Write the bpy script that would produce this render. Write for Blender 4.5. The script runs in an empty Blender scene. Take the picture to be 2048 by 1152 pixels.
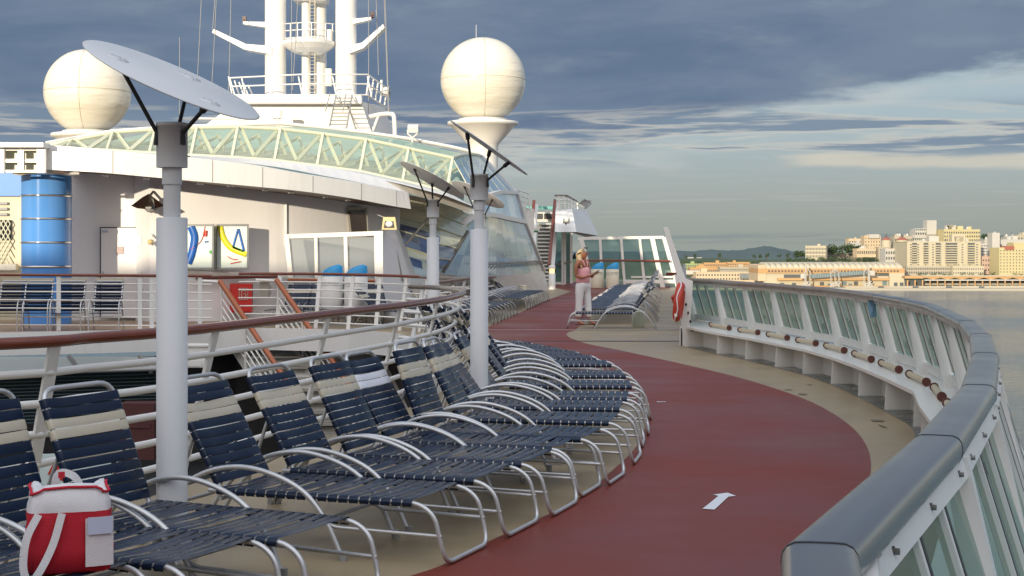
import bpy, math, random
from mathutils import Vector, Matrix
from mathutils.geometry import tessellate_polygon
random.seed(7)
SC=bpy.context.scene; COL=SC.collection
F=3000.0; CX=1024.0; HY=500.0; H=1.65
def P(px,py,D): return Vector(((px-CX)/F*D, D, H-(py-HY)/F*D))       # a picture point at depth D, in metres
def G(px,py,z=0.0):                                                  # the same on a level plane at height z
    D=F*(H-z)/(py-HY); return Vector(((px-CX)/F*D, D, z))
V=Vector
# ---------------------------------------------------------------- materials
def _nt(name):
    m=bpy.data.materials.new(name); m.use_nodes=True; nt=m.node_tree
    return m,nt,nt.nodes['Principled BSDF']
def mat(name,col,rough=.5,metal=0.0,var=.08,scale=3.0,bump=0.0,bscale=60.0,spec=.5,dirt=0.0,dirtcol=(.25,.2,.14),rvar=0.0,stretch=(1,1,1),emit=None,es=0):
    m,nt,b=_nt(name); N=nt.nodes; L=nt.links
    tc=N.new('ShaderNodeTexCoord'); mp=N.new('ShaderNodeMapping'); mp.inputs['Scale'].default_value=stretch
    geo=N.new('ShaderNodeNewGeometry'); L.new(geo.outputs['Position'],mp.inputs['Vector'])
    nz=N.new('ShaderNodeTexNoise'); nz.inputs['Scale'].default_value=scale; nz.inputs['Detail'].default_value=6; L.new(mp.outputs[0],nz.inputs['Vector'])
    mx=N.new('ShaderNodeMix'); mx.data_type='RGBA'
    mx.inputs['A'].default_value=(*[c*(1-var) for c in col],1); mx.inputs['B'].default_value=(*[min(1,c*(1+var)) for c in col],1)
    L.new(nz.outputs['Fac'],mx.inputs['Factor']); out=mx.outputs['Result']
    if dirt>0:
        n2=N.new('ShaderNodeTexNoise'); n2.inputs['Scale'].default_value=scale*2.3; n2.inputs['Detail'].default_value=8; n2.inputs['Roughness'].default_value=.7
        L.new(mp.outputs[0],n2.inputs['Vector'])
        r=N.new('ShaderNodeValToRGB'); r.color_ramp.elements[0].position=.52; r.color_ramp.elements[1].position=.8
        r.color_ramp.elements[1].color=(dirt,)*3+(1,); L.new(n2.outputs['Fac'],r.inputs['Fac'])
        m2=N.new('ShaderNodeMix'); m2.data_type='RGBA'; L.new(r.outputs['Color'],m2.inputs['Factor']); L.new(out,m2.inputs['A']); m2.inputs['B'].default_value=(*dirtcol,1); out=m2.outputs['Result']
    L.new(out,b.inputs['Base Color'])
    b.inputs['Roughness'].default_value=rough; b.inputs['Metallic'].default_value=metal; b.inputs['Specular IOR Level'].default_value=spec
    if rvar>0:
        mr=N.new('ShaderNodeMapRange'); mr.inputs['From Min'].default_value=.35; mr.inputs['From Max'].default_value=.65
        mr.inputs['To Min'].default_value=max(.02,rough-rvar); mr.inputs['To Max'].default_value=min(1,rough+rvar); L.new(nz.outputs['Fac'],mr.inputs['Value']); L.new(mr.outputs[0],b.inputs['Roughness'])
    if bump>0:
        n3=N.new('ShaderNodeTexNoise'); n3.inputs['Scale'].default_value=bscale; n3.inputs['Detail'].default_value=4; L.new(mp.outputs[0],n3.inputs['Vector'])
        bp=N.new('ShaderNodeBump'); bp.inputs['Strength'].default_value=bump; bp.inputs['Distance'].default_value=.01 if bscale>1 else .12; L.new(n3.outputs['Fac'],bp.inputs['Height']); L.new(bp.outputs[0],b.inputs['Normal'])
    if emit: b.inputs['Emission Color'].default_value=(*emit,1); b.inputs['Emission Strength'].default_value=es
    return m
def glass(name,col,alpha=.5,rough=.03,tcol=(.75,.9,.85)):
    m,nt,b=_nt(name); N=nt.nodes; L=nt.links
    b.inputs['Base Color'].default_value=(*col,1); b.inputs['Roughness'].default_value=rough; b.inputs['Specular IOR Level'].default_value=.8
    t=N.new('ShaderNodeBsdfTransparent'); t.inputs[0].default_value=(*tcol,1)
    ms=N.new('ShaderNodeMixShader'); ms.inputs[0].default_value=alpha
    L.new(t.outputs[0],ms.inputs[1]); L.new(b.outputs[0],ms.inputs[2]); L.new(ms.outputs[0],N['Material Output'].inputs['Surface'])
    return m
M={}
M['white']=mat('white_paint',(.76,.76,.74),.34,var=.04,scale=1.2,dirt=.3,dirtcol=(.56,.5,.41),stretch=(1.6,1.6,.25))
M['white_clean']=mat('clean_white_paint',(.8,.79,.76),.3,var=.03,scale=2)
M['wall']=mat('wall_paint',(.88,.87,.88),.5,var=.04,scale=.7,dirt=.18,dirtcol=(.66,.6,.52),stretch=(1.5,1.5,.2))
M['pole']=mat('pole_paint',(.62,.64,.66),.38,var=.03,scale=3,dirt=.1,dirtcol=(.45,.43,.4))
M['deck']=mat('beige_deck_coating',(.31,.24,.145),.4,var=.12,scale=.9,dirt=.25,dirtcol=(.2,.155,.09),rvar=.1,bump=.15,bscale=120)
M['red']=mat('red_track_coating',(.17,.03,.018),.45,var=.15,scale=.5,dirt=.3,dirtcol=(.12,.035,.028),rvar=.12,bump=.15,bscale=130,spec=.28)
M['grey']=mat('grey_gutter_paint',(.13,.14,.13),.3,var=.2,scale=3,dirt=.3,dirtcol=(.2,.17,.12),rvar=.15)
M['alu_far']=mat('dull_aluminium_tube',(.4,.41,.43),.42,.8,var=.1,scale=14)
M['alu']=mat('aluminium_tube',(.56,.57,.58),.42,.6,var=.1,scale=14,dirt=.25,dirtcol=(.3,.3,.3))
M['steel']=mat('brushed_steel_cap',(.36,.325,.305),.24,.92,var=.05,scale=3,rvar=.03)
M['navy']=mat('navy_vinyl_strap',(.006,.016,.042),.3,var=.3,scale=5,rvar=.05,spec=.28)
M['cream']=mat('cream_vinyl_strap',(.55,.5,.39),.36,var=.1,scale=6,dirt=.15)
M['whitestrap']=mat('white_vinyl_strap',(.72,.75,.82),.3,var=.04,scale=6)
M['foot']=mat('grey_plastic_foot',(.3,.3,.3),.5)
M['wood']=mat('varnished_mahogany',(.17,.042,.022),.14,var=.3,scale=7,stretch=(1,1,6),rvar=.05)
M['teak']=mat('orange_varnished_wood',(.36,.1,.03),.25,var=.25,scale=9)
M['greywood']=mat('weathered_grey_sheen_wood',(.2,.16,.135),.28,var=.2,scale=8)  # grey tone also carries the painted sheen of the near well rail
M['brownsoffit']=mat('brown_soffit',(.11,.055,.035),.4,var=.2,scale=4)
M['blue']=mat('blue_column_tile',(.1,.3,.72),.12,var=.08,scale=2)
M['bluewall']=mat('blue_wall_paint',(.12,.3,.72),.5,var=.05)
M['chrome']=mat('polished_chrome',(.7,.68,.64),.12,1.0,var=.05)
M['black']=mat('black_steel_strut',(.03,.032,.035),.35,.3)
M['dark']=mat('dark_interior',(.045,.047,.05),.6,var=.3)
M['rubber']=mat('black_gasket',(.012,.013,.014),.4)
M['redbox']=mat('red_cabinet_paint',(.62,.03,.025),.35,var=.05)
M['orange']=mat('orange_life_ring',(.5,.05,.025),.42,var=.1,scale=8)
M['lightblue']=mat('sky_blue_plastic',(.02,.3,.62),.35,var=.08,scale=6)
M['cream_bin']=mat('cream_bin_plastic',(.78,.75,.6),.4,var=.03)
M['ink']=mat('dark_printed_ink',(.06,.07,.1),.6)
M['greypaint']=mat('grey_metal_box',(.42,.4,.35),.4,.3)
M['yellowlamp']=mat('yellow_speaker_housing',(.62,.5,.25),.45)
M['pipe']=mat('beige_pipe_wrap',(.55,.47,.33),.55,var=.1,scale=9,dirt=.3,dirtcol=(.3,.2,.12))
M['rust']=mat('brown_pipe_collar',(.11,.03,.02),.45,var=.3,scale=20)
M['bolt']=mat('weathered_bolt',(.2,.2,.19),.35,.8)
M['greenframe']=mat('pale_green_frame',(.6,.61,.47),.35,var=.05)
M['teal']=mat('teal_panel',(.3,.43,.43),.4,var=.45,scale=.7,stretch=(.4,1,7))
M['glass_rail']=glass('green_tinted_rail_glass',(.06,.1,.09),.42,.04,(.5,.68,.6))
M['glass_screen']=glass('clear_windscreen_glass',(.12,.2,.21),.4,.03,(.62,.78,.76))
M['glass_grey']=glass('grey_screen_glass',(.36,.4,.43),.6,.1,(.8,.85,.88))
M['glass_truss']=glass('pale_green_roof_glass',(.5,.55,.48),.2,.06,(.9,.93,.88))
M['glass_canopy']=glass('dusty_canopy_glass',(.3,.33,.32),.8,.35,(.5,.55,.55))
M['dome']=[mat('reflection_tint_dome_glass_%d'%i,c,.12,.12,var=.22,scale=.45,stretch=(1,1,.6),spec=.8) for i,c in enumerate([(.34,.5,.66),(.46,.62,.72),(.66,.78,.82),(.24,.38,.55),(.8,.88,.88)])]  # reflected sky is coloured into the panes, varied from pane to pane
M['domeY']=[mat('warm_reflection_tint_glass_%d'%i,c,.12,.25,var=.3,scale=.6,spec=.8) for i,c in enumerate([(.8,.8,.6),(.66,.72,.6),(.85,.84,.66),(.3,.36,.5)])]  # yellowish reflections put into the flank pane colours
M['domeB']=[mat('blue_reflection_tint_glass_%d'%i,c,.08,.4,var=.35,scale=.6,spec=.8) for i,c in enumerate([(.12,.17,.32),(.2,.26,.38),(.3,.34,.4)])]  # bluish reflections put into the lower flank pane colours
M['radome']=mat('cream_radome_shell',(.78,.74,.63),.2,var=.05,scale=1,dirt=.12,dirtcol=(.6,.52,.4),bump=1.0,bscale=.55,stretch=(.6,.6,3.2))
M['seam']=mat('radome_seam',(.5,.42,.28),.5)
M['arrow']=mat('white_arrow_paint',(.66,.68,.72),.5,var=.06,scale=20)
M['skin']=mat('tanned_skin',(.34,.13,.07),.5,var=.08,scale=12)
M['hair']=mat('blonde_hair',(.62,.47,.27),.45,var=.25,scale=40,stretch=(3,3,.3))
M['pink']=mat('pink_cotton',(.8,.4,.44),.8,var=.06,scale=10)
M['whitecloth']=mat('white_cotton',(.74,.74,.76),.8,var=.05,scale=9,bump=.3,bscale=25)
M['redcloth']=mat('red_canvas',(.5,.012,.03),.75,var=.1,scale=14,bump=.35,bscale=220)
M['bagwhite']=mat('white_canvas',(.66,.66,.68),.8,var=.06,scale=10,bump=.35,bscale=220)
M['paper']=mat('pale_blue_paper',(.5,.56,.72),.6,var=.05)
M['palegreen']=mat('pale_green_plastic',(.5,.56,.47),.45)
M['artboard']=mat('artwork_white_ground',(.62,.72,.7),.3,var=.08,scale=6)
M['artblue']=mat('artwork_blue',(.02,.13,.5),.4); M['artyellow']=mat('artwork_yellow',(.75,.7,.03),.4); M['artred']=mat('artwork_red',(.6,.05,.03),.4); M['artgreen']=mat('artwork_green',(.12,.45,.12),.4)
M['exit']=mat('green_exit_sign',(.02,.2,.07),.4)
M['tan']=mat('tan_floor_mat',(.42,.35,.16),.6,var=.1)
M['plank']=mat('teak_deck_planks',(.3,.19,.12),.5,var=.2,scale=2,stretch=(1,9,1))
M['lampglow']=mat('lit_lamp_lens',(.9,.7,.4),.4,emit=(1,.62,.2),es=2.2)
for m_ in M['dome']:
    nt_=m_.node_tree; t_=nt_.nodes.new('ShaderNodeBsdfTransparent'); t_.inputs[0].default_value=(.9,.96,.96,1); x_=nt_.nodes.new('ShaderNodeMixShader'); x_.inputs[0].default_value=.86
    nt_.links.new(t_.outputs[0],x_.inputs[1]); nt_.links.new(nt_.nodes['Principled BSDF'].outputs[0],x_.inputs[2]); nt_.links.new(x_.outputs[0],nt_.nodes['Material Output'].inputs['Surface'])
# ---------------------------------------------------------------- mesh helper
def fillet(pts,r,seg=4):
    out=[pts[0]]
    for i in range(1,len(pts)-1):
        a,b,c=pts[i-1],pts[i],pts[i+1]; u=(a-b); w=(c-b); rr=min(r,u.length*.49,w.length*.49)
        s=b+u.normalized()*rr; e=b+w.normalized()*rr
        for k in range(seg+1):
            t=k/seg; out.append(s*(1-t)**2+b*2*t*(1-t)+e*t*t)
    out.append(pts[-1]); return out
def spline(pts,n=8):
    out=[]; p=[2*pts[0]-pts[1]]+list(pts)+[2*pts[-1]-pts[-2]]
    for i in range(1,len(p)-2):
        for k in range(n):
            t=k/n; a,b,c,d=p[i-1],p[i],p[i+1],p[i+2]
            out.append(.5*((2*b)+(-a+c)*t+(2*a-5*b+4*c-d)*t*t+(-a+3*b-3*c+d)*t**3))
    out.append(pts[-1]); return out
class MB:
    def __init__(s): s.v=[]; s.f=[]; s.m=[]; s.sm=[]; s.mi=0
    def add(s,vs,fs,smooth=False):
        o=len(s.v); s.v+= [tuple(x) for x in vs]
        for f in fs: s.f.append([o+i for i in f]); s.m.append(s.mi); s.sm.append(smooth)
        return s
    def box(s,c,d,R=None,taper=None):
        c=V(c); hx,hy,hz=d[0]/2,d[1]/2,d[2]/2; vs=[]
        for z in(-1,1):
            k=taper if (taper and z>0) else 1
            for x,y in((-1,-1),(1,-1),(1,1),(-1,1)):
                p=V((x*hx*k,y*hy*k,z*hz)); vs.append(c+((R@p) if R else p))
        return s.add(vs,[(3,2,1,0),(4,5,6,7),(0,1,5,4),(1,2,6,5),(2,3,7,6),(3,0,4,7)])
    def bar(s,a,b,w,h,up=V((0,0,1))):
        a=V(a);b=V(b); d=(b-a).normalized(); x=d.cross(up)
        if x.length<1e-4: x=d.cross(V((0,1,0)))
        x.normalize(); y=x.cross(d); vs=[]
        for p in(a,b):
            for i,j in((-1,-1),(1,-1),(1,1),(-1,1)): vs.append(p+x*i*w/2+y*j*h/2)
        return s.add(vs,[(0,1,2,3),(7,6,5,4),(0,4,5,1),(1,5,6,2),(2,6,7,3),(3,7,4,0)])
    def sweep(s,pts,prof,closed=False,up=None,caps=True,smooth=True):
        n=len(pts); m=len(prof); vs=[]; fs=[]; prev=None
        for i,p in enumerate(pts):
            a=pts[(i-1)%n] if (closed or i>0) else p; b=pts[(i+1)%n] if (closed or i<n-1) else p
            t=(b-a).normalized()
            if up is not None: x=t.cross(up); x.normalize()
            else:
                if prev is None:
                    x=t.cross(V((0,0,1))); 
                    if x.length<.1: x=t.cross(V((0,1,0)))
                    x.normalize()
                else:
                    x=prev-t*prev.dot(t)
                    if x.length<1e-5: x=t.orthogonal()
                    x.normalize()
            prev=x; y=x.cross(t)
            for (u,w) in prof: vs.append(p+x*u+y*w)
        for i in range(n if closed else n-1):
            j=(i+1)%n
            for k in range(m): l=(k+1)%m; fs.append((i*m+k,i*m+l,j*m+l,j*m+k))
        s.add(vs,fs,smooth)
        if caps and not closed: s.add(vs[:m],[list(range(m))[::-1]]); s.add(vs[-m:],[list(range(m))])
        return s
    def tube(s,pts,r,seg=8,closed=False,rz=None):
        pts=[V(p) for p in pts]
        prof=[(r*math.cos(2*math.pi*k/seg),(rz or r)*math.sin(2*math.pi*k/seg)) for k in range(seg)]
        return s.sweep(pts,prof,closed)
    def lathe(s,prof,c=(0,0,0),seg=24,R=None,smooth=True):
        c=V(c); vs=[];fs=[];n=len(prof)
        for k in range(seg):
            a=2*math.pi*k/seg
            for (r,z) in prof:
                p=V((r*math.cos(a),r*math.sin(a),z)); vs.append(c+((R@p) if R else p))
        for k in range(seg):
            l=(k+1)%seg
            for i in range(n-1): fs.append((k*n+i,l*n+i,l*n+i+1,k*n+i+1))
        s.add(vs,fs,smooth)
        for e in(0,n-1):
            if prof[e][0]>1e-4: s.add([vs[k*n+e] for k in range(seg)],[list(range(seg)) if e else list(range(seg))[::-1]])
        return s
    def sphere(s,c,r,seg=24,rings=14,sc=(1,1,1)):
        pr=[(r*math.sin(math.pi*i/rings),-r*math.cos(math.pi*i/rings)) for i in range(rings+1)]
        pr[0]=(1e-5,-r);pr[-1]=(1e-5,r)
        return s.lathe(pr,c,seg,Matrix.Diagonal(V(sc)))
    def grid(s,rows,smooth=False):
        m=len(rows[0]); vs=[p for r in rows for p in r]; fs=[]
        for i in range(len(rows)-1):
            for k in range(m-1): fs.append((i*m+k,i*m+k+1,(i+1)*m+k+1,(i+1)*m+k))
        return s.add(vs,fs,smooth)
    def quad(s,a,b,c,d): return s.add([a,b,c,d],[(0,1,2,3)])
    def poly(s,pts): 
        t=tessellate_polygon([[V(p) for p in pts]]); return s.add(pts,[tuple(x) for x in t])
    def prism(s,pts,d):   # flat outline extruded by vector d
        n=len(pts); d=V(d); q=[V(p) for p in pts]; t=tessellate_polygon([q])
        s.add(q,[tuple(x) for x in t]); s.add([p+d for p in q],[tuple(x)[::-1] for x in t])
        return s.add(q+[p+d for p in q],[(i,(i+1)%n,n+(i+1)%n,n+i) for i in range(n)])
    def build(s,name,ms,parent=None,**kw):
        me=bpy.data.meshes.new(name); me.from_pydata(s.v,[],s.f)
        if not isinstance(ms,(list,tuple)): ms=[ms]
        for m in ms: me.materials.append(M[m] if isinstance(m,str) else m)
        me.polygons.foreach_set('material_index',s.m); me.polygons.foreach_set('use_smooth',s.sm); me.update()
        import bmesh
        bm=bmesh.new(); bm.from_mesh(me); bmesh.ops.recalc_face_normals(bm,faces=bm.faces); bm.to_mesh(me); bm.free()
        o=bpy.data.objects.new(name,me); COL.objects.link(o)
        if parent:
            o.parent=parent
            if kw.pop('world',True) and parent.get('_w'): o.location=-V(parent['_w'])
        for k,v in kw.items(): o[k]=v
        return o
def thing(name,label,cat,loc=(0,0,0),group=None,local=False,rz=0):
    o=bpy.data.objects.new(name,None); COL.objects.link(o); o.location=loc; o.rotation_euler=(0,0,rz); o.empty_display_size=.1
    o['label']=label; o['category']=cat
    if group: o['group']=group
    if not local: o['_w']=list(loc)      # children are given in world metres
    return o
def tag(o,label,cat,group=None):
    o['label']=label;o['category']=cat
    if group:o['group']=group
    return o
def struct(o,): o['kind']='structure'; return o
def kids(o): return [c for c in bpy.data.objects if c.parent==o]
def dup(root,loc,rz,label=None,group=None,skip=()):
    r=root.copy(); COL.objects.link(r); r.location=loc; r.rotation_euler=(0,0,rz)
    if label: r['label']=label
    if group: r['group']=group
    for c in TREE[root.name]:
        if c.name.split('.')[0] in skip: continue
        k=c.copy(); COL.objects.link(k); k.parent=r
        for g in TREE.get(c.name,()):
            d=g.copy(); COL.objects.link(d); d.parent=k
    return r
TREE={}
def remember(o):
    TREE[o.name]=kids(o)
    for c in TREE[o.name]: TREE[c.name]=kids(c)
def Rz(a): return Matrix.Rotation(a,3,'Z')
def basis(x,y,z): return Matrix((x,y,z)).transposed()
def text(name,body,size,M3,loc,m,parent=None,align='CENTER'):
    cu=bpy.data.curves.new(name,'FONT'); cu.body=body; cu.size=size; cu.align_x=align; cu.extrude=.001
    t=bpy.data.objects.new(name+'_tmp',cu); COL.objects.link(t)
    me=bpy.data.meshes.new_from_object(t); me.name=name
    bpy.data.objects.remove(t); me.transform(M3.to_4x4()); me.transform(Matrix.Translation(loc)); me.materials.clear(); me.materials.append(M[m])
    o=bpy.data.objects.new(name,me); COL.objects.link(o)
    if parent: 
        o.parent=parent
        w=parent
        if w.get('_w'): o.location=-V(w['_w'])
    return o
ORD=['nearest','second','third','fourth','fifth','sixth','seventh','eighth','ninth','tenth','eleventh','twelfth','thirteenth','fourteenth','fifteenth','sixteenth','seventeenth','eighteenth','nineteenth','twentieth']
ORD+=['twenty-'+w for w in('first','second','third','fourth','fifth','sixth','seventh','eighth','ninth')]+['thirtieth']+['thirty-'+w for w in('first','second','third','fourth','fifth','sixth','seventh','eighth','ninth')]
# ================================================================ camera, sky, sun
cam=bpy.data.cameras.new('camera'); co=bpy.data.objects.new('camera',cam); COL.objects.link(co); SC.camera=co
co.location=(0,0,H); co.rotation_euler=(math.radians(90),0,0); cam.lens=36*F/2048; cam.sensor_width=36
cam.shift_y=-(576-HY)/2048; cam.clip_end=80000; cam.clip_start=.05
SUN_EL=math.radians(8); SAZ=math.radians(21)       # the sun stands behind the camera, to its left
sdir=V((-math.sin(SAZ)*math.cos(SUN_EL),-math.cos(SAZ)*math.cos(SUN_EL),math.sin(SUN_EL)))
sl=bpy.data.lights.new('sun','SUN'); sl.energy=4.5; sl.angle=math.radians(.6); sl.color=(1,.86,.64)
so=bpy.data.objects.new('sun',sl); COL.objects.link(so); so.rotation_euler=sdir.to_track_quat('Z','Y').to_euler(); so.location=sdir*50
w=bpy.data.worlds.new('World'); SC.world=w; w.use_nodes=True; nt=w.node_tree; N=nt.nodes; L=nt.links
bg=N['Background']
sky=N.new('ShaderNodeTexSky'); sky.sky_type='NISHITA'; sky.sun_disc=False; sky.sun_elevation=SUN_EL; sky.sun_rotation=math.atan2(sdir.x,sdir.y)
sky.dust_density=2; sky.air_density=1
tc=N.new('ShaderNodeTexCoord'); sep=N.new('ShaderNodeSeparateXYZ'); L.new(tc.outputs['Generated'],sep.inputs[0])
def math_(op,a,b=None,c=None,clamp=False):
    n=N.new('ShaderNodeMath'); n.operation=op; n.use_clamp=clamp
    for i,x in enumerate((a,b,c)):
        if x is None: continue
        if isinstance(x,(int,float)): n.inputs[i].default_value=x
        else: L.new(x,n.inputs[i])
    return n.outputs[0]
def noise(scale,stretch,detail=6,rough=.55,off=0,dist=0):
    mp=N.new('ShaderNodeMapping'); mp.inputs['Scale'].default_value=stretch; mp.inputs['Location'].default_value=(off,off*.7,off*.3); L.new(tc.outputs['Generated'],mp.inputs['Vector'])
    n=N.new('ShaderNodeTexNoise'); n.inputs['Scale'].default_value=scale; n.inputs['Detail'].default_value=detail; n.inputs['Roughness'].default_value=rough; n.inputs['Distortion'].default_value=dist
    L.new(mp.outputs[0],n.inputs['Vector']); return n.outputs['Fac']
def mixc(f,a,b):
    n=N.new('ShaderNodeMix'); n.data_type='RGBA'
    if isinstance(f,(int,float)): n.inputs['Factor'].default_value=f
    else: L.new(f,n.inputs['Factor'])
    for k,x in(('A',a),('B',b)):
        if isinstance(x,tuple): n.inputs[k].default_value=(*x,1)
        else: L.new(x,n.inputs[k])
    return n.outputs['Result']
def ramp(x,a,b,smooth=True):
    n=N.new('ShaderNodeMapRange'); n.interpolation_type='SMOOTHSTEP' if smooth else 'LINEAR'
    n.inputs['From Min'].default_value=a;n.inputs['From Max'].default_value=b; L.new(x,n.inputs['Value']); return n.outputs[0]
X,Y,Z=sep.outputs
# clear sky colours by elevation (z), measured above the horizon
lowc=mixc(ramp(Z,0.0,.1),(.38,.425,.4),(.42,.53,.62))
hi=mixc(ramp(Z,.1,.5),lowc,(.26,.38,.55))
nish=N.new('ShaderNodeVectorMath'); nish.operation='SCALE'; L.new(sky.outputs[0],nish.inputs[0]); nish.inputs['Scale'].default_value=.1
base=mixc(.8,nish.outputs[0],hi)
# the big cloud deck: its lower edge climbs towards the right
n1=noise(2.2,(1,1,7),8,.6,3.1,.3); n2=noise(6,(1,1,4.5),8,.58,9.0,.25); n3=noise(11,(1,1,3.5),5,.5,2.0)
edge=math_('ADD',math_('MULTIPLY',ramp(X,.03,.33),.052),.068)
nn=math_('ADD',math_('MULTIPLY',math_('SUBTRACT',n1,.5),.05),math_('MULTIPLY',math_('SUBTRACT',n2,.5),.05))
nn=math_('ADD',nn,math_('MULTIPLY',math_('SUBTRACT',noise(26,(1,1,3.5),6,.6,4.0),.5),.02))
d1=math_('ADD',math_('SUBTRACT',Z,edge),nn)
mask=ramp(d1,-.006,.01)
ccol=mixc(ramp(n2,.3,.72),(.125,.185,.285),(.19,.25,.345))
ccol=mixc(math_('MULTIPLY',ramp(n3,.5,.8),.7),ccol,(.3,.35,.42))
c=mixc(mask,base,ccol)
# bright rim just below the edge, streaks of lit cloud under it
rim=math_('MULTIPLY',ramp(d1,-.022,-.006),math_('SUBTRACT',1,mask)); rim=math_('MULTIPLY',rim,ramp(n2,.45,.65))
c=mixc(math_('MULTIPLY',rim,.4),c,(.6,.62,.6))
n4=noise(6,(1,1,15),8,.56,5.5,.35)
band=math_('MULTIPLY',ramp(Z,.05,.07),math_('SUBTRACT',1,ramp(Z,.084,.1)))
st=math_('MULTIPLY',band,ramp(n4,.46,.55)); c=mixc(math_('MULTIPLY',st,.9),c,(.2,.27,.36))
st2=math_('MULTIPLY',band,math_('MULTIPLY',ramp(n4,.42,.49),math_('SUBTRACT',1,ramp(n4,.49,.56)))); c=mixc(math_('MULTIPLY',st2,.6),c,(.62,.6,.54))
# the lone pale bank of cloud low on the right
bz=math_('SUBTRACT',1,ramp(math_('ABSOLUTE',math_('SUBTRACT',Z,math_('ADD',.0575,math_('MULTIPLY',math_('SUBTRACT',n2,.5),.014)))),.002,.0065))
bk=math_('MULTIPLY',bz,ramp(X,.17,.2)); c=mixc(math_('MULTIPLY',bk,.75),c,(.66,.62,.52))
n5=noise(14,(1,1,30),5,.6,7.7); lo=math_('MULTIPLY',ramp(Z,.012,.03),math_('SUBTRACT',1,ramp(Z,.045,.06)))
c=mixc(math_('MULTIPLY',math_('MULTIPLY',lo,ramp(n5,.5,.7)),.35),c,(.5,.5,.46))
dk=math_('MULTIPLY',math_('SUBTRACT',1,ramp(math_('ABSOLUTE',math_('SUBTRACT',Z,.0075)),.001,.005)),ramp(n5,.42,.6))
c=mixc(math_('MULTIPLY',dk,.45),c,(.17,.23,.26))
# broad glow of the morning sky around the sun, behind the camera
dot=N.new('ShaderNodeVectorMath'); dot.operation='DOT_PRODUCT'; L.new(tc.outputs['Generated'],dot.inputs[0]); dot.inputs[1].default_value=sdir
gl=ramp(dot.outputs['Value'],-.35,1.0,False)
c=mixc(math_('MULTIPLY',math_('POWER',gl,1.4),.8),c,(1.25,1.02,.78))
up=ramp(Z,.22,.75); bk2=ramp(math_('SUBTRACT',math_('MULTIPLY',Z,.6),math_('MULTIPLY',Y,.8)),.1,.85)
c=mixc(math_('MULTIPLY',up,.88),c,mixc(bk2,(.42,.5,.62),(1.75,1.8,1.95)))
L.new(c,bg.inputs['Color']); bg.inputs['Strength'].default_value=1.0
SC.view_settings.view_transform='Standard'; SC.view_settings.look='None'; SC.view_settings.exposure=0
SC.cycles.max_bounces=6; SC.cycles.transparent_max_bounces=16; SC.cycles.caustics_reflective=False; SC.cycles.caustics_refractive=False; SC.cycles.sample_clamp_indirect=4
try: SC.cycles.use_denoising=True
except: pass
# ================================================================ sea
SEA=-38.0
sea,nt2,b=_nt('harbour_water'); N2=nt2.nodes
b.inputs['Base Color'].default_value=(.07,.125,.165,1); b.inputs['Roughness'].default_value=.16
b.inputs['Specular IOR Level'].default_value=.32
g=N2.new('ShaderNodeNewGeometry'); mp=N2.new('ShaderNodeMapping'); mp.inputs['Scale'].default_value=(1,1,1); nt2.links.new(g.outputs['Position'],mp.inputs[0])
na=N2.new('ShaderNodeTexNoise'); na.inputs['Scale'].default_value=.22; na.inputs['Detail'].default_value=10; na.inputs['Roughness'].default_value=.62; nt2.links.new(mp.outputs[0],na.inputs['Vector'])
bp=N2.new('ShaderNodeBump'); bp.inputs['Strength'].default_value=.8; bp.inputs['Distance'].default_value=1.6; nt2.links.new(na.outputs['Fac'],bp.inputs['Height']); nt2.links.new(bp.outputs[0],b.inputs['Normal'])
nb=N2.new('ShaderNodeTexNoise'); nb.inputs['Scale'].default_value=.004; nb.inputs['Detail'].default_value=4; nt2.links.new(mp.outputs[0],nb.inputs['Vector'])
mr=N2.new('ShaderNodeMapRange'); mr.inputs['From Min'].default_value=.4; mr.inputs['From Max'].default_value=.62; mr.inputs['To Min'].default_value=.08; mr.inputs['To Max'].default_value=.2
nt2.links.new(nb.outputs['Fac'],mr.inputs['Value']); nt2.links.new(mr.outputs[0],b.inputs['Roughness'])
m=MB(); m.quad(V((-40000,-3000,SEA)),V((40000,-3000,SEA)),V((40000,60000,SEA)),V((-40000,60000,SEA))); struct(m.build('sea',sea))
# ================================================================ deck of the ship
def gpts(lst,z=0,n=6): return spline([G(x,y,0)+V((0,0,z)) for x,y in lst],n)
fin_px=[(1375,693.6),(1433,708),(1490,719),(1550,734),(1605,748),(1661.6,768),(1716,792),(1769,820),(1826,854)]
FIN=[G(x,y) for x,y in fin_px]
# continue the fin line towards the camera along the curve of the rail
_kp=[1428,1484,1539,1596,1652,1707,1756,1811,1859]
POSTF=[V(((px-CX)/F*FIN[i].y,FIN[i].y,0)) for i,px in enumerate(_kp)]
POSTF=[V((3.12,27.05,0))]+POSTF
CAPJ=[V((p.x,p.y,1.15)) for p in POSTF]+[G(x,y,1.15) for x,y in[(1890,620),(1936,641),(1961,667),(1970,705),(1956,769),(1875,870),(1640,1085)]]
CAPJ+= [V((.37,1.7,1.15)),V((.3,.5,1.15))]
near_fin=[]
for i in range(10,len(CAPJ)):
    t=(CAPJ[min(i+1,len(CAPJ)-1)]-CAPJ[i-1]); n_=V((t.y,-t.x,0)).normalized()    # points inboard or outboard
    if n_.x>0: n_=-n_
    near_fin.append(V((CAPJ[i].x,CAPJ[i].y,0))+n_*.2)
finline=spline(FIN+near_fin[0:],8)
# deck boundary (outer, starboard) and the well opening to port
hull=[p+V((.5,0,0)) for p in finline[::-1]]
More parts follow.
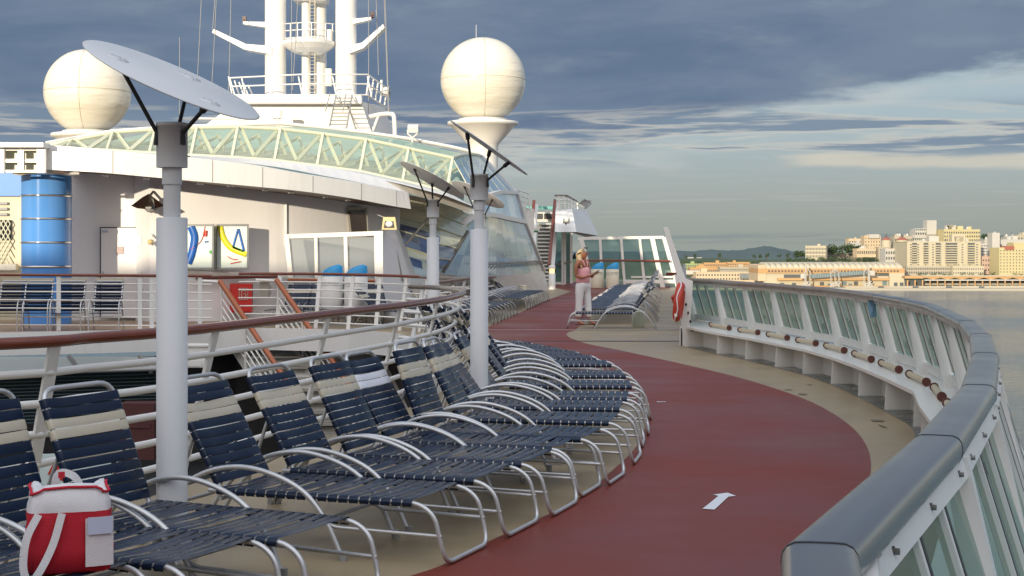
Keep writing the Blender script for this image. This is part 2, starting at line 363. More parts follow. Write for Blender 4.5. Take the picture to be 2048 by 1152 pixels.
# opening curve
RAILN=[G(x,y,1.1) for x,y in[(0,688),(180,676),(340,664),(480,649),(640,630),(720,620.5),(800,611),(860,602),(900,595),(925,587),(921,582),(900,578),(870,575),(820,573)]]
RAILN=[V((-7.5,6.3,1.1)),V((-5.0,7.4,1.1))]+RAILN
well=[V((p.x-.12,p.y,0)) for p in spline(RAILN[:-2],5)]
well+=[V((-1.5,23.5,0)),V((-1.7,25.5,0)),V((-1.75,27.5,0)),V((-2.3,29.2,0)),V((-3.3,30.4,0)),V((-4.9,31.0,0)),V((-6.3,31.0,0)),V((-8,30.2,0)),V((-10.5,29.2,0)),V((-16,28,0))]
outer=[V((-6,-8,0)),V((.5,-8,0))]+[V((p.x,p.y,0)) for p in hull]+[V((3.75,26.2,0)),V((4.2,32,0)),V((5.7,48,0)),V((7.6,66,0)),V((9,80,0)),V((-30,80,0)),V((-30,28,0))]
loop=outer+well[::-1]+[V((-30,7,0)),V((-30,-8,0))]
m=MB(); m.poly(loop); m.mi=0; deck=m.build('deck','deck'); struct(deck)
def sheet(name,pts,z,mt,kind=True):
    m=MB(); m.poly([V((p.x,p.y,z)) for p in pts]); o=m.build(name,mt); struct(o); return o
# red walking track (outline measured on the deck)
outer_edge=spline([G(1366,660.5),V((2.6,26.5,0)),V((2.62,26.3,0))],2)
tr=spline([V((-1.8,2.4,0)),V((.2,5.0,0)),V((1.45,7.6,0)),V((2.2,9.6,0))]+[G(x,y) for x,y in[(1742,932),(1720,872),(1665,827),(1592,792),(1483,757),(1385,733),(1300,714),(1235,700),(1175,688),(1140,676)]],6)
tr+=[G(1132,669),G(1137,664),G(1150,661),G(1175,636),G(1205,609),G(1250,584),G(1340,578),G(1340,572),G(1210,573),G(1160,563),G(1105,563),G(1104,574),G(1142,583),G(1095,600),G(1030,630),G(985,650),V((-.75,30.2,0)),V((-.7,27.5,0)),V((-.3,25,0)),V((.25,23,0)),V((.75,21,0))]
tr+=spline([V((1.08,19.2,0)),V((1.3,17.2,0)),V((1.33,15.3,0)),G(1291,851),G(1271,896),G(1220,946),G(1163,993),G(1090,1033),G(1003,1072),G(910,1115),G(821,1153),V((-1.7,5.9,0)),V((-3.6,3.9,0))],6)
sheet('red_running_track',tr,.004,'red')
# grey gutter under the rail
gi=[p+V((-.02,0,0)) for p in finline]; go=[p+V((.49,0,0)) for p in finline]
sheet('gutter_strip',gi+go[::-1],.004,'grey')
# deck seams
MB_=MB(); MB_.box((.85,27.05,.008),(4.9,.05,.008)); struct(MB_.build('deck_expansion_joint','ink')); MB_=MB(); MB_.box((.95,30.9,.008),(5.2,.09,.008)); struct(MB_.build('deck_expansion_joint','foot'))
# teak planked deck on the far side of the well, sunlit
sheet('teak_deck',[V((-16,28.05,0)),V((-10.5,29.25,0)),V((-8,30.25,0)),V((-6.4,31.05,0)),V((-6.3,34.6,0)),V((-18,34.6,0))],.004,'plank')
def arrow(c,dirv,L_,W_,label):
    d=V(dirv).normalized(); n=V((d.y,-d.x,0)); c=V(c)
    o=[c-d*L_*.5-n*W_*.22,c-d*L_*.5+n*W_*.22,c+d*L_*.18+n*W_*.22,c+d*L_*.18+n*W_*.5,c+d*L_*.5,c+d*L_*.18-n*W_*.5,c+d*L_*.18-n*W_*.22]
    m=MB(); m.poly([V((p.x,p.y,.008)) for p in o]); ob=m.build('painted_arrow','arrow'); struct(ob)
a0=G(1424,1020);a1=G(1450,988)
mA=MB(); mA.poly([G(x,y)+V((0,0,.008)) for x,y in[(1405,1020),(1429,1021.5),(1457,995.5),(1472,994),(1455,987.5),(1426,991.5),(1437,994)]]); struct(mA.build('painted_arrow','arrow'))
arrow(G(1322,805),(-1,-.08,0),.11,.1,''); arrow(G(1093,635),(1,.3,0),.1,.14,'')
# worn stains in the beige coat
m=MB()
for (x,y,r1,r2) in[(1755,842,.07,.12),(1765,853,.02,.15),(1604,789,.06,.08),(1578,780,.05,.05),(1620,770,.04,.05)]:
    c_=G(x,y); m.poly([c_+V((math.cos(a)*r1*random.uniform(.6,1.2),math.sin(a)*r2*random.uniform(.6,1.2),.006)) for a in[k*math.pi/8 for k in range(16)]])
M['stain']=mat('worn_coating_stain',(.16,.125,.065),.5,var=.3,scale=30); o=m.build('deck_stain','stain'); struct(o)
# ================================================================ starboard rail with glass
cap=spline([V((p.x,p.y,1.15)) for p in CAPJ],12)
def ray_hit(poly,k,dmin):       # where the plan curve crosses the sight line X = k*Y, farther than dmin
    for i in range(len(poly)-1):
        a,b=poly[i],poly[i+1]; fa=a.x-k*a.y; fb=b.x-k*b.y
        if fa*fb<=0 and max(a.y,b.y)>dmin: t=fa/(fa-fb) if fa!=fb else 0; return a.lerp(b,t)
    return None
posts=list(POSTF)
i0=min(range(len(cap)),key=lambda i:(V((cap[i].x,cap[i].y,0))-posts[-1]).length)
tgt=V((1.165,4.16,0)); i1=min(range(len(cap)),key=lambda i:(V((cap[i].x,cap[i].y,0))-tgt).length)
flat=[V((q.x,q.y,0)) for q in cap]; tot=sum((flat[i+1]-flat[i]).length for i in range(i0,i1)); nb=round(tot/1.5); step=tot/nb
acc=0; nxt=step
for i in range(i0,len(flat)-1):
    d=(flat[i+1]-flat[i]).length
    while acc+d>=nxt: posts.append(flat[i].lerp(flat[i+1],(nxt-acc)/d)); nxt+=step
    acc+=d
def outn(p):
    i=min(range(1,len(cap)-1),key=lambda i:(V((cap[i].x,cap[i].y,0))-p).length)
    t=cap[i+1]-cap[i-1]; n=V((t.y,-t.x,0)).normalized()
    return n if n.x>0 else -n
rail=thing('glass_bulwark_rail','long curving white ship rail with green tinted glass panes and wide steel cap','railing',posts[4])
OUT=[outn(p) for p in posts]
def cpt(i,o,z): return V((posts[i].x,posts[i].y,0))+OUT[i]*o+V((0,0,z))
GLT,GLB=.02,.2       # outboard offset of the glass at top and bottom
# fins' inboard feet
def finpt(i):
    if i==0: return V((2.9,25.9,0))
    return FIN[i-1] if i<=len(FIN) else cpt(i,-.2,0)
rp=[(-.066,.005),(-.063,.022),(-.055,.033),(-.042,.039),(-.02,.04),(.02,.04),(.042,.039),(.055,.033),(.063,.022),(.066,.005),(.065,-.015),(.055,-.032),(.035,-.04),(-.035,-.04),(-.055,-.032),(-.065,-.015)]
J=[V((p.x,p.y,1.11)) for p in CAPJ]
capc=[V((p.x,p.y,1.11)) for p in cap]
for i in range(len(J)-1):
    ia=i*12; ib=(i+1)*12; seg=capc[ia:ib+1]; a=seg[0]; bb=seg[-1]; d=(bb-a).normalized()
    seg=[a+d*.004]+seg[1:-1]+[bb-d*.004]
    # straight cap lengths, very slightly bowed
    seg=[s.lerp(a.lerp(bb,k/(len(seg)-1)),.97) for k,s in enumerate(seg)]
    MB().sweep(seg,rp,up=V((0,0,1))).build('cap_rail','greywood' if i<7 else 'steel',rail)
    if i>0: MB().sweep([a-d*.005,a+d*.005],[(u*1.012,w_*1.03) for u,w_ in rp],up=V((0,0,1))).build('joint_gasket','rubber',rail)
for i in range(len(posts)-1):
    j=i+1
    # top beam under the cap
    MB().add([cpt(i,.012,1.08),cpt(j,.012,1.08),cpt(j,.025,1.03),cpt(i,.025,1.03),cpt(i,.055,1.08),cpt(j,.055,1.08),cpt(j,.072,1.025),cpt(i,.072,1.025)],[(0,1,2,3),(7,6,5,4),(4,5,1,0),(3,2,6,7),(0,3,7,4),(1,5,6,2)]).build('top_beam','white',rail)
    MB().add([cpt(i,GLB-.02,.5),cpt(j,GLB-.02,.5),cpt(j,GLB+.01,.4),cpt(i,GLB+.01,.4),cpt(i,GLB+.03,.5),cpt(j,GLB+.03,.5),cpt(j,GLB+.06,.4),cpt(i,GLB+.06,.4)],[(0,1,2,3),(7,6,5,4),(4,5,1,0),(3,2,6,7),(0,3,7,4),(1,5,6,2)]).build('sill_beam','white',rail)
    fi,fj=finpt(i),finpt(j); zt=.335
    MB().add([fi+V((0,0,zt)),fj+V((0,0,zt)),cpt(j,GLB+.04,zt+.035),cpt(i,GLB+.04,zt+.035),fi+V((0,0,zt-.035)),fj+V((0,0,zt-.035)),cpt(j,GLB+.04,zt),cpt(i,GLB+.04,zt)],[(0,1,2,3),(7,6,5,4),(4,5,1,0),(3,2,6,7),(0,3,7,4),(1,5,6,2)]).build('ledge','white_clean',rail)
    ki=fi+(cpt(i,0,0)-fi).normalized()*.27; kj=fj+(cpt(j,0,0)-fj).normalized()*.27
    Zt=V((0,0,zt-.036)); o1=OUT[i]*.04; o2=OUT[j]*.04
    MB().add([ki+Zt,kj+Zt,kj-V((0,0,.02)),ki-V((0,0,.02)),ki+Zt+o1,kj+Zt+o2,kj+o2-V((0,0,.4)),ki+o1-V((0,0,.4))],[(0,1,2,3),(7,6,5,4),(4,5,1,0),(3,2,6,7),(0,3,7,4),(1,5,6,2)]).build('kick_plate','white',rail)
    # glass: three panes a bay
    def gp(t,s,o=0): 
        a=cpt(i,GLT+.025+o,1.03).lerp(cpt(j,GLT+.025+o,1.03),t); b_=cpt(i,GLB+.005+o,.5).lerp(cpt(j,GLB+.005+o,.5),t); return a.lerp(b_,s)
    for k in range(3):
        t0=.06+.293*k+.004; t1=t0+.285
        MB().quad(gp(t0,0),gp(t1,0),gp(t1,1),gp(t0,1)).build('glass_pane','glass_rail',rail)
    for t in(.353,.646):
        MB().bar(gp(t,0),gp(t,1),.028,.03,up=(cpt(j,0,0)-cpt(i,0,0)).cross(V((0,0,1)))).build('mullion',['white'],rail)
        MB().bar(gp(t-.018,0,-.001),gp(t-.018,1,-.001),.026,.036,up=(cpt(j,0,0)-cpt(i,0,0)).cross(V((0,0,1)))).build('gasket','rubber',rail)
    # wrapped pipe section on the ledge
    if 0<i<13:
        a=(finpt(i)+cpt(i,GLB,0))/2; c_=(finpt(j)+cpt(j,GLB,0))/2
        a=a.lerp(c_,.17)+V((0,0,.395)); c_=(finpt(i)+cpt(i,GLB,0)).lerp(finpt(j)+cpt(j,GLB,0),.8)/2+V((0,0,.395)); d=(c_-a).normalized()
        pp=MB().tube([a,c_],.03,12).build('service_pipe','pipe',rail)
        for q in(a,c_): MB().tube([q-d*.014,q+d*.014],.042,14).build('pipe_collar','rust',pp)
        MB().tube([a+d*.0-V((0,0,.03)),a-V((0,0,.058))],.012,6).tube([c_-V((0,0,.03)),c_-V((0,0,.058))],.012,6).build('pipe_foot','bolt',pp)
for i in range(len(posts)):
    up_=OUT[i].cross(V((0,0,1)))
    MB().add([*[cpt(i,.0,1.075)+up_*s*.026+OUT[i]*q for s in(-1,1) for q in(0,.068)],*[cpt(i,GLB-.07,.36)+up_*s*.046+OUT[i]*q for s in(-1,1) for q in(0,.1)]],[(0,1,3,2),(4,6,7,5),(0,2,6,4),(1,5,7,3),(0,4,5,1),(2,3,7,6)]).build('post','white',rail)
    f=finpt(i); b_=cpt(i,GLB-.02,0); d=(b_-f).normalized(); n_=V((-d.y,d.x,0))*.008
    top=f+V((0,0,.34)); ft=f+d*-.0
    MB().prism([f-n_,b_-n_,b_-n_+V((0,0,.31)),f+d*.02-n_+V((0,0,.3)),],n_*2).build('fin','white',rail)
    # outside face bolts
    if i>=12:
        for t in(.12,.5,.88):
            if i+1<len(posts):
                q=cpt(i,.06,1.052).lerp(cpt(i+1,.06,1.052),t); MB().tube([q-OUT[i]*.02,q+OUT[i]*.016],.007,6).tube([q,q+OUT[i]*.006],.0105,8).build('bolt','bolt',rail)
# blue rag tied on the rail
q=cpt(6,0,1.0).lerp(cpt(7,0,1.0),.75)
tag(MB().add([q+V((-.05,-.02,.07)),q+V((.04,-.03,.07)),q+V((.05,-.04,-.12)),q+V((-.03,-.05,-.13)),q+V((.0,-.07,-.03))],[(0,1,4),(1,2,4),(2,3,4),(3,0,4)]).build('cloth_rag',mat('blue_rag',(.2,.36,.5),.9),),'small pale blue rag tied under the steel cap of the glass rail','rag')
# bulwark end plate and the straight run forward
e=thing('bulwark_wall','straight white bulwark running forward beside the right-hand lounger row, brown capped','bulwark',(3.1,26,0))
ln=[V((3.0,25.75,0)),V((3.35,28,0)),V((3.95,34,0)),V((4.75,42,0)),V((5.6,50,0)),V((7.1,65,0))]
ln=[V((p.y*.1148+.0,p.y,0)) for p in ln]
m=MB()
for a,b_ in zip(ln,ln[1:]): m.bar(a+V((0,0,.5)),b_+V((0,0,.5)),.06,1.0)
m.build('plating','white',e)
MB().sweep([p+V((0,0,1.03)) for p in ln],[(-.05,-.03),(.05,-.03),(.05,.03),(-.05,.03)],up=V((0,0,1)),smooth=False).build('cap_rail','greywood',e)
MB().bar(P(1353,548,25.9),P(1332,548,25.9),.05,.05).build('grab_bar','wood',e)
MB().add([P(1349,548,25.6),P(1386,562,25.6),P(1398,560,25.3),P(1390,640,25.3),P(1377,700,25.6),P(1368,690,25.6),P(1356,600,25.6),P(1349,548,25.9),P(1386,562,25.9),P(1377,700,25.9)],[(0,1,4,5,6),(7,8,9,5,6)]).build('end_plate','white',e)
m=MB()
for k in range(5): m.sphere(P(1368+k*4.2,592+k*17,25.55),.018,8,6,(1,.5,1.6))
m.build('slot_hole','rubber',e)
st=MB().prism([P(1326,454,25.8),P(1336,454,25.8),P(1372,560,25.8),P(1357,560,25.8)],V((0,.05,0))).build('leaning_post','white_clean'); tag(st,'tall white post leaning left above the end of the bulwark by the life ring','post')
# life ring, seen nearly edge on
lr=thing('life_ring','orange life ring with white bands hung on the bulwark end','life ring',(2.86,25.3,.75))
c0=P(1358,605,25.3); ax=V((.98,-.2,0)).normalized(); u=V((.2,.98,0)).normalized(); w_=V((.12,0,1)).normalized()
MB().tube([c0+u*.26*math.cos(a)+w_*.28*math.sin(a) for a in[2*math.pi*k/28 for k in range(28)]],.07,10,closed=True).build('ring','orange',lr)
for a in(1.2,4.4):
    pts=[c0+u*.26*math.cos(a+t)+w_*.28*math.sin(a+t) for t in(-.12,0,.12)]; MB().tube(pts,.075,10).build('band','white_clean',lr)
MB().tube([c0+u*.26*math.cos(a)*1.28+w_*.28*math.sin(a)*1.28-ax*.02*math.sin(5*a) for a in[2*math.pi*k/24 for k in range(24)]],.01,6,closed=True).build('rope','whitecloth',lr)
MB().bar(c0-ax*.1+w_*.12+u*-.1,c0-ax*.02+w_*-.08,.05,.09).build('signal_light','orange',lr)
MB().bar(c0-u*.35+w_*-.2,c0+u*.3+w_*-.22,.04,.05).build('bracket','white_clean',lr)
# ================================================================ sun loungers
def make_lounger(label,band='cream',ang=62,detail=True,seatL=1.25,name='sun_lounger',sd=1):
    rg=random.Random(sd)
    r=thing(name,label,'sun lounger',local=True)
    W=.3; BW=.262; zs=.325; R_=.0132 if detail else .0105; AL='alu' if detail else 'alu_far'; sg=8 if detail else 6
    rail_=[V((seatL+.02,-W,zs)),V((.0,-W,zs)),V((-.09,-W,zs-.06)),V((-.15,-W,.02)),V((-.15,W,.02)),V((-.09,W,zs-.06)),V((0,W,zs)),V((seatL+.02,W,zs))]
    rl=fillet(rail_,.09,4)
    MB().tube(rl,R_,sg).build('frame',AL,r)
    a=math.radians(ang); hx=seatL-.03
    def bk(s,y,o=0): return V((hx+math.cos(a)*s-math.sin(a)*o,y,zs+math.sin(a)*s+math.cos(a)*o))
    MB().tube(fillet([bk(0,-BW),bk(.68,-BW),bk(.68,BW),bk(0,BW)],.1,5),R_,sg).build('back_frame',AL,r)
    for s in(-1,1):
        y=s*(W+.025)
        arc=spline([V((.43,y,.0)),V((.53,y,.2)),V((.66,y,.345)),V((.84,y,.43)),V((1.05,y,.465)),V((1.26,y,.43)),V((1.46,y,.32)),V((1.6,y,.17)),V((1.7,y,0))],5 if detail else 3)
        ar=MB().tube(arc,R_*1.12,sg).build('armrest',AL,r)
        if detail:
            for q in(arc[0],arc[-1]): MB().tube([q+V((0,0,.0)),q+V((0,0,.05))],.023,8).build('rubber_foot','foot',ar)
    if detail:
        m=MB(); m.tube(fillet([V((-.13,-W,.16)),V((.5,-W,.17)),V((.56,-W,.2)),V((.56,W,.2)),V((.5,W,.17)),V((-.13,W,.16))],.05,3),.011,6)
        m.build('stretcher',AL,r); MB().tube([V((1.2,-W,.28)),V((1.2,W,.28))],.012,6).build('cross_tube',AL,r)
        m=MB(); q=bk(.34,0,-.02); m.tube(fillet([bk(.34,-W+.05,-.02),V((1.55,-W+.06,.22)),V((1.55,W-.06,.22)),bk(.34,W-.05,-.02)],.05,3),.011,6); m.build('prop_strut',AL,r)
    def strap(m,c0,dx,nrm,w,sag=0,W=W):
        # one vinyl strap: flat sheet across, wrapped round both side tubes
        hw=w/2; rr=R_+.004; pr=[(-W-rr*.2,-rr*1.25),(-W-rr*1.1,-rr*.8),(-W-rr*1.25,0),(-W-rr*.8,rr*.9),(-W,rr*1.2),(-W*.5,rr*1.2-sag*.8),(0,rr*1.2-sag),(W*.5,rr*1.2-sag*.8),(W,rr*1.2),(W+rr*.8,rr*.9),(W+rr*1.25,0),(W+rr*1.1,-rr*.8),(W+rr*.2,-rr*1.25)]
        rows=[[c0+dx*x+V((0,y,0))+nrm*(h-(.002 if abs(x)>hw*.9 else 0)) for y,h in pr] for x in(-hw,-hw*.6,0,hw*.6,hw)] if detail else [[c0+dx*x+V((0,y,0))+nrm*h for y,h in pr[1:-1:1]] for x in(-hw,hw)]
        m.grid(rows,True)
    ns=20; pw=seatL/ns
    m=MB()
    for i in range(ns-1): strap(m,V((.03+pw*(i+.5),0,zs)),V((1,0,0)),V((0,0,1)),pw*.85,sag=rg.uniform(.004,.016))
    m.build('seat_straps','navy',r)
    nb_=11; pb=.6/nb_; dx=V((math.cos(a),0,math.sin(a))); nr=V((-math.sin(a),0,math.cos(a)))
    m=MB(); mb=MB()
    # width of the back is a touch narrower
    for i in range(nb_):
        t=mb if i in(7,8) else m
        strap(t,bk(.03+pb*(i+.5),0),dx,nr,pb*rg.uniform(.86,.93),rg.uniform(.004,.02),BW)
    m.build('back_straps','navy',r); mb.build('head_band',band,r)
    remember(r); return r
grpN='sun loungers fanned along the near side of the red track'
L1=make_lounger('x',ang=68,sd=1); L2=make_lounger('x',band='whitestrap',ang=60,sd=2); L3=make_lounger('x',ang=61,sd=3); L4=make_lounger('x',ang=54,sd=4); L5=make_lounger('x',ang=70,sd=5); L6=make_lounger('x',ang=57,sd=6); L7=make_lounger('x',ang=64,sd=7)
near=[ # foot centre x, y, heading, prototype
 (-2.85,5.2,33,L1),(-2.2,5.55,30,L1),(-1.72,5.98,28,L1),(-1.28,6.52,26,L5),(-.9,7.06,24.5,L1),(-.38,8.12,21.5,L3),(-.08,8.86,20,L3),(.19,9.53,19.5,L7),(.39,10.24,17,L2),(.6,10.75,15.5,L5),(.83,11.75,11.5,L7),(.96,12.72,8,L4),(1.08,13.55,6.5,L6),
 (1.2,14.75,3,L4),(1.22,15.95,.5,L4),(1.16,17.5,-2,L6),(1.03,18.4,-5,L3),(.88,19.15,-8,L3),(.7,19.9,-12,L3),(.48,20.65,-16,L3),(.2,21.5,-20,L3)]
desc={8:'in the near fan whose head band is bright white instead of cream',2:'with the red and white tote bag on its seat',3:'right behind the tote bag, in the near fan'}
used=set()
for i,(x,y,hd,pr) in enumerate(near):
    x0,y0=x,y; h=math.radians(hd); ca,sa=math.cos(h),math.sin(h)
    rz=math.pi-h
    d_=desc.get(i,'%s in the near fan, counted from the left edge'%(ORD[i] if i else 'first'))
    lab='navy strap lounger, '+d_
    j=random.uniform(-1.3,1.3)
    o=dup(pr,(x,y,0),rz+math.radians(j),lab,grpN)
def row_right(i,y): return (1.30+(y-31.7)*.1045,y)
k=0; y=31.75
first=True
while y<57:
    x,_=row_right(k,y); 
    dup(L4 if k==0 else LF,(x+.02,y,0),math.radians(-3+random.uniform(-1,1)),'navy lounger of the right-hand row by the woman, %s from its near end'%ORD[k],'sun loungers in the right-hand row') if k==0 else None
    if k>0:
        pass
    if k==0:
        LF=make_lounger('x',ang=57,detail=False,sd=8); LH=make_lounger('x',ang=50,detail=False,sd=9); first=False; y+=2.1; k+=1; continue
    dup(LH if k%4==2 else LF,(x+random.uniform(-.05,.05),y,0),math.radians(-3+random.uniform(-1.6,1.6)),'navy lounger of the right-hand row by the woman, %s from its near end'%ORD[k],'sun loungers in the right-hand row')
    y+=.95; k+=1
LG=make_lounger('x',ang=42,detail=False)
n=0; y=24.6
for k in range(33):
    yy=25.2+.735*k
    if 38.9<yy<41.2 or yy<33: continue
    xx=-.52+(yy-33.7)*.104
    if yy>49.6: break
    dup(LG if k%3 else LF,(xx,yy,0),math.pi+math.radians(4+random.uniform(-2,2)),'navy lounger of the far left-hand row beyond the poles, %s from its near end'%ORD[n],'sun loungers in the far left-hand row'); n+=1
# loungers on the far side behind the tall glass screen, heads to the left
n=0
for k in range(5):
    o=dup(LF,(-5.1+.62*k,32.7-.02*k,0),math.pi/2+math.radians(8*k-10),'lounger facing us behind the blue topped bins, %s from the left'%(['leftmost']+ORD[1:])[k],'sun loungers behind the blue topped bins')
for k in range(5):
    dup(LG,(-1.7-.12*k,32.6+.8*k,0),math.pi-.2,'lounger beside the white column base right of the blue topped bins, %s of its row'%ORD[k],'sun loungers right of the blue topped bins')
# upright deck chairs on the far side of the well
def make_deckchair():
    r=thing('deck_chair','x','deck chair',local=True); W=.3
    m=MB()
    for s in(-1,1): m.tube(spline([V((s*W,-.02,0)),V((s*W,-.02,.45)),V((s*W,.12,.62)),V((s*W,.35,.6)),V((s*W,.5,.35)),V((s*W,.62,0))],4),.014,6)
    m.tube(fillet([V((-W+.03,.4,.35)),V((-W+.03,.72,1.0)),V((W-.03,.72,1.0)),V((W-.03,.4,.35))],.06,3),.014,6)
    m.build('frame','alu',r)
    m=MB()
    for i in range(7): m.box((0,.04+i*.055,.36),(2*W,.048,.008))
    m.build('seat_straps','navy',r)
    m=MB()
    for i in range(9): m.box((0,.43+i*.034,.42+i*.068),(2*W-.02,.012,.06))
    m.build('back_straps','navy',r)
    m=MB(); m.box((0,.735,1.035),(2*W-.02,.012,.06)); m.build('head_band','cream',r)
    remember(r); return r
dc=make_deckchair()
for k,(px,) in enumerate([(12,),(62,),(128,),(205,)]):
    q=G(px,663); dup(dc,(q.x,q.y+.1,0),math.radians(6),'upright navy strap deck chair behind the far rail, %s counted from the left edge'%(['leftmost']+ORD[1:])[k],'upright deck chairs behind the far rail')
for o in(L1,L2,L3,L4,L5,L6,L7,LF,LG,LH,dc):
    for c in TREE[o.name]:
        for g_ in TREE.get(c.name,()): bpy.data.objects.remove(g_)
        bpy.data.objects.remove(c)
    bpy.data.objects.remove(o)
# ---------------------------------------------------------------- tote bag
bag=thing('tote_bag','red and white canvas tote bag sitting on the near lounger seat','bag',(-1.81,6.13,.345))
def bagp(u,v,z):   # u across, v depth
    a=math.radians(18); return V((-1.81,6.13,.345))+V((u*math.cos(a)-v*math.sin(a),u*math.sin(a)+v*math.cos(a),z))
def ringz(z,hu,hv,jit=0): 
    out=[]
    for k in range(24):
        t=2*math.pi*k/24; c_,s_=math.cos(t),math.sin(t); e_=.32+.06*math.sin(z*9)
        out.append(bagp(hu*math.copysign(abs(c_)**e_,c_)+.006*math.sin(7*t+z*30),hv*math.copysign(abs(s_)**e_,s_)+.006*math.cos(5*t+z*40),z+jit*math.sin(3*t)))
    return out
def shell(m,rings):
    n=24; vs=[p for r_ in rings for p in r_]; fs=[]
    for i in range(len(rings)-1):
        for k in range(n): fs.append((i*n+k,i*n+(k+1)%n,(i+1)*n+(k+1)%n,(i+1)*n+k))
    m.add(vs,fs,True)
m=MB(); shell(m,[ringz(0,.14,.08),ringz(.012,.165,.1),ringz(.1,.172,.11),ringz(.18,.168,.108),ringz(.25,.163,.104)]); m.add(ringz(.001,.14,.08),[list(range(24))]); m.build('body','redcloth',bag)
m=MB(); shell(m,[ringz(.247,.162,.103),ringz(.28,.158,.1),ringz(.32,.15,.085,.01),ringz(.345,.14,.06,.016),ringz(.33,.12,.035,.014),ringz(.3,.09,.01)]); m.build('upper_panel','bagwhite',bag)
MB().tube(ringz(.335,.152,.083,.013),.006,6,closed=True).build('red_trim','redcloth',bag)
m=MB(); m.grid([[bagp(.06+.11*s,-.122+.02*s*s,z) for s in(0,.33,.66,1)] for z in(.03,.09,.15,.225)],True); m.build('white_panel','bagwhite',bag)
m=MB(); m.grid([[bagp(.07+.095*s,-.131+.016*s*s,z) for s in(0,.5,1)] for z in(.16,.2,.23)]); m.build('paper_slip','paper',bag)
for (y_,s0) in((-.118,-.01),(.11,0)):
    pts=spline([bagp(-.12,y_,.25),bagp(-.165,y_-.02,.16),bagp(-.178,y_-.03,.05),bagp(-.155,y_-.035,-.01),bagp(-.115,y_-.03,.03),bagp(-.065,y_-.015,.13),bagp(-.03,y_,.25)],6) if y_<0 else spline([bagp(-.06,y_,.3),bagp(-.04,y_-.02,.38),bagp(.02,y_-.04,.37),bagp(.06,y_-.03,.3)],6)
    MB().sweep(pts,[(-.015,-.002),(.015,-.002),(.015,.002),(-.015,.002)],up=V((.2,-1,0)) if y_<0 else V((.2,-1,.01)),smooth=False).build('handle','bagwhite',bag)
MB().box(bagp(-.03,-.02,.39),(.025,.01,.025),Rz(.5)).build('red_tab','redcloth',bag)
# ================================================================ poles with tilted reflector discs
def disc_pole(px,D,topy,disc,n,label,base=.1,sc=1.0):
    base*=sc
    x=(px-CX)/F*D; t=thing('deck_lamp_pole',label,'lamp pole',(x,D,0))
    zt=H-(topy-HY)/F*D
    z1=zt-.62*sc   # top of the wide shaft
    MB().lathe([(base,0),(base,z1),(base*.9,z1+.004)],(x,D,0),32).build('shaft','pole',t)
    MB().lathe([(.055*sc,z1),(.055*sc,zt-.4*sc)],(x,D,0),24).build('neck','pole',t)
    MB().lathe([(.064*sc,zt-.4*sc),(.064*sc,zt-.28*sc)],(x,D,0),24).build('collar','pole',t)
    MB().lathe([(.1*sc,zt-.29*sc),(.1*sc,zt-.02),(.103*sc,zt-.02),(.103*sc,zt),(.09*sc,zt)],(x,D,0),32).build('lamp_housing','pole',t)
    m=MB()
    for k in range(4):
        a=k*math.pi/2+.4; d=V((math.cos(a),math.sin(a),0)); q=V((x,D,0)); nn_=V((-d.y,d.x,0))*.005
        m.prism([q+d*base*.95-nn_,q+d*base*1.7-nn_,q+d*base*1.5+V((0,0,.03))-nn_,q+d*base*1.0+V((0,0,.2))-nn_],nn_*2)
    m.build('base_gusset','pole',t)
    cx_,cy_,r,dd=disc; c_=P(cx_,cy_,D+dd); n=V(n).normalized(); u_=n.cross(V((0,1,0))).normalized(); v_=n.cross(u_); R=basis(u_,v_,n)
    dk=MB().lathe([(.0001,-.004),(r-.01,-.004),(r,0),(r-.01,.006),(.0001,.006)],c_,48,R); dk=dk.build('reflector_disc','pole',t)
    for k in range(3):
        m=MB(); a=2*math.pi*k/3+.5; q=c_+u_*r*.62*math.cos(a)+v_*r*.62*math.sin(a)
        m.lathe([(.001,.0075),(.06,.0075),(.06,.004)],q,20,R)
        for b_ in range(3): m.lathe([(.001,.012),(.008,.012),(.008,.004)],q+u_*.04*math.cos(b_*2.1)+v_*.04*math.sin(b_*2.1),6,R)
        m.build('mounting_plate','pole',dk)
    for k in range(3):
        a=2*math.pi*k/3+.5; q=c_+u_*r*.62*math.cos(a)+v_*r*.62*math.sin(a)-n*.005
        h=V((q.x-x,q.y-D,0)); h=h.normalized()*.095*sc if h.length>.01 else V((.09*sc,0,0))
        s0=V((x,D,zt-.06))+h
        MB().tube([s0,q],.014*sc,8).tube([s0+V((0,0,-.06))+h*.08,s0+V((0,0,.01))],.02*sc,8).tube([q,q+(s0-q).normalized()*.06],.024*sc,8).build('strut','black',t)
    return t
disc_pole(344,7.95,246,(345,160,.495,0),(.426,-.17,.905),'nearest tall grey pole with a large tilted white disc on top',sc=.815)
disc_pole(958.5,13.3,348,(978,296,.42,0),(.575,-.012,.818),'second grey pole, rising from the lounger fan, disc seen edge on',sc=.8)
disc_pole(866,24.5,399,(864,359,.6,0),(.47,.13,.87),'third grey pole standing inside the curved end of the wooden rail')
disc_pole(962,31,425,(956,389,.6,0),(.42,.2,.9),'far grey pole hidden behind the second pole, dark disc underside showing')
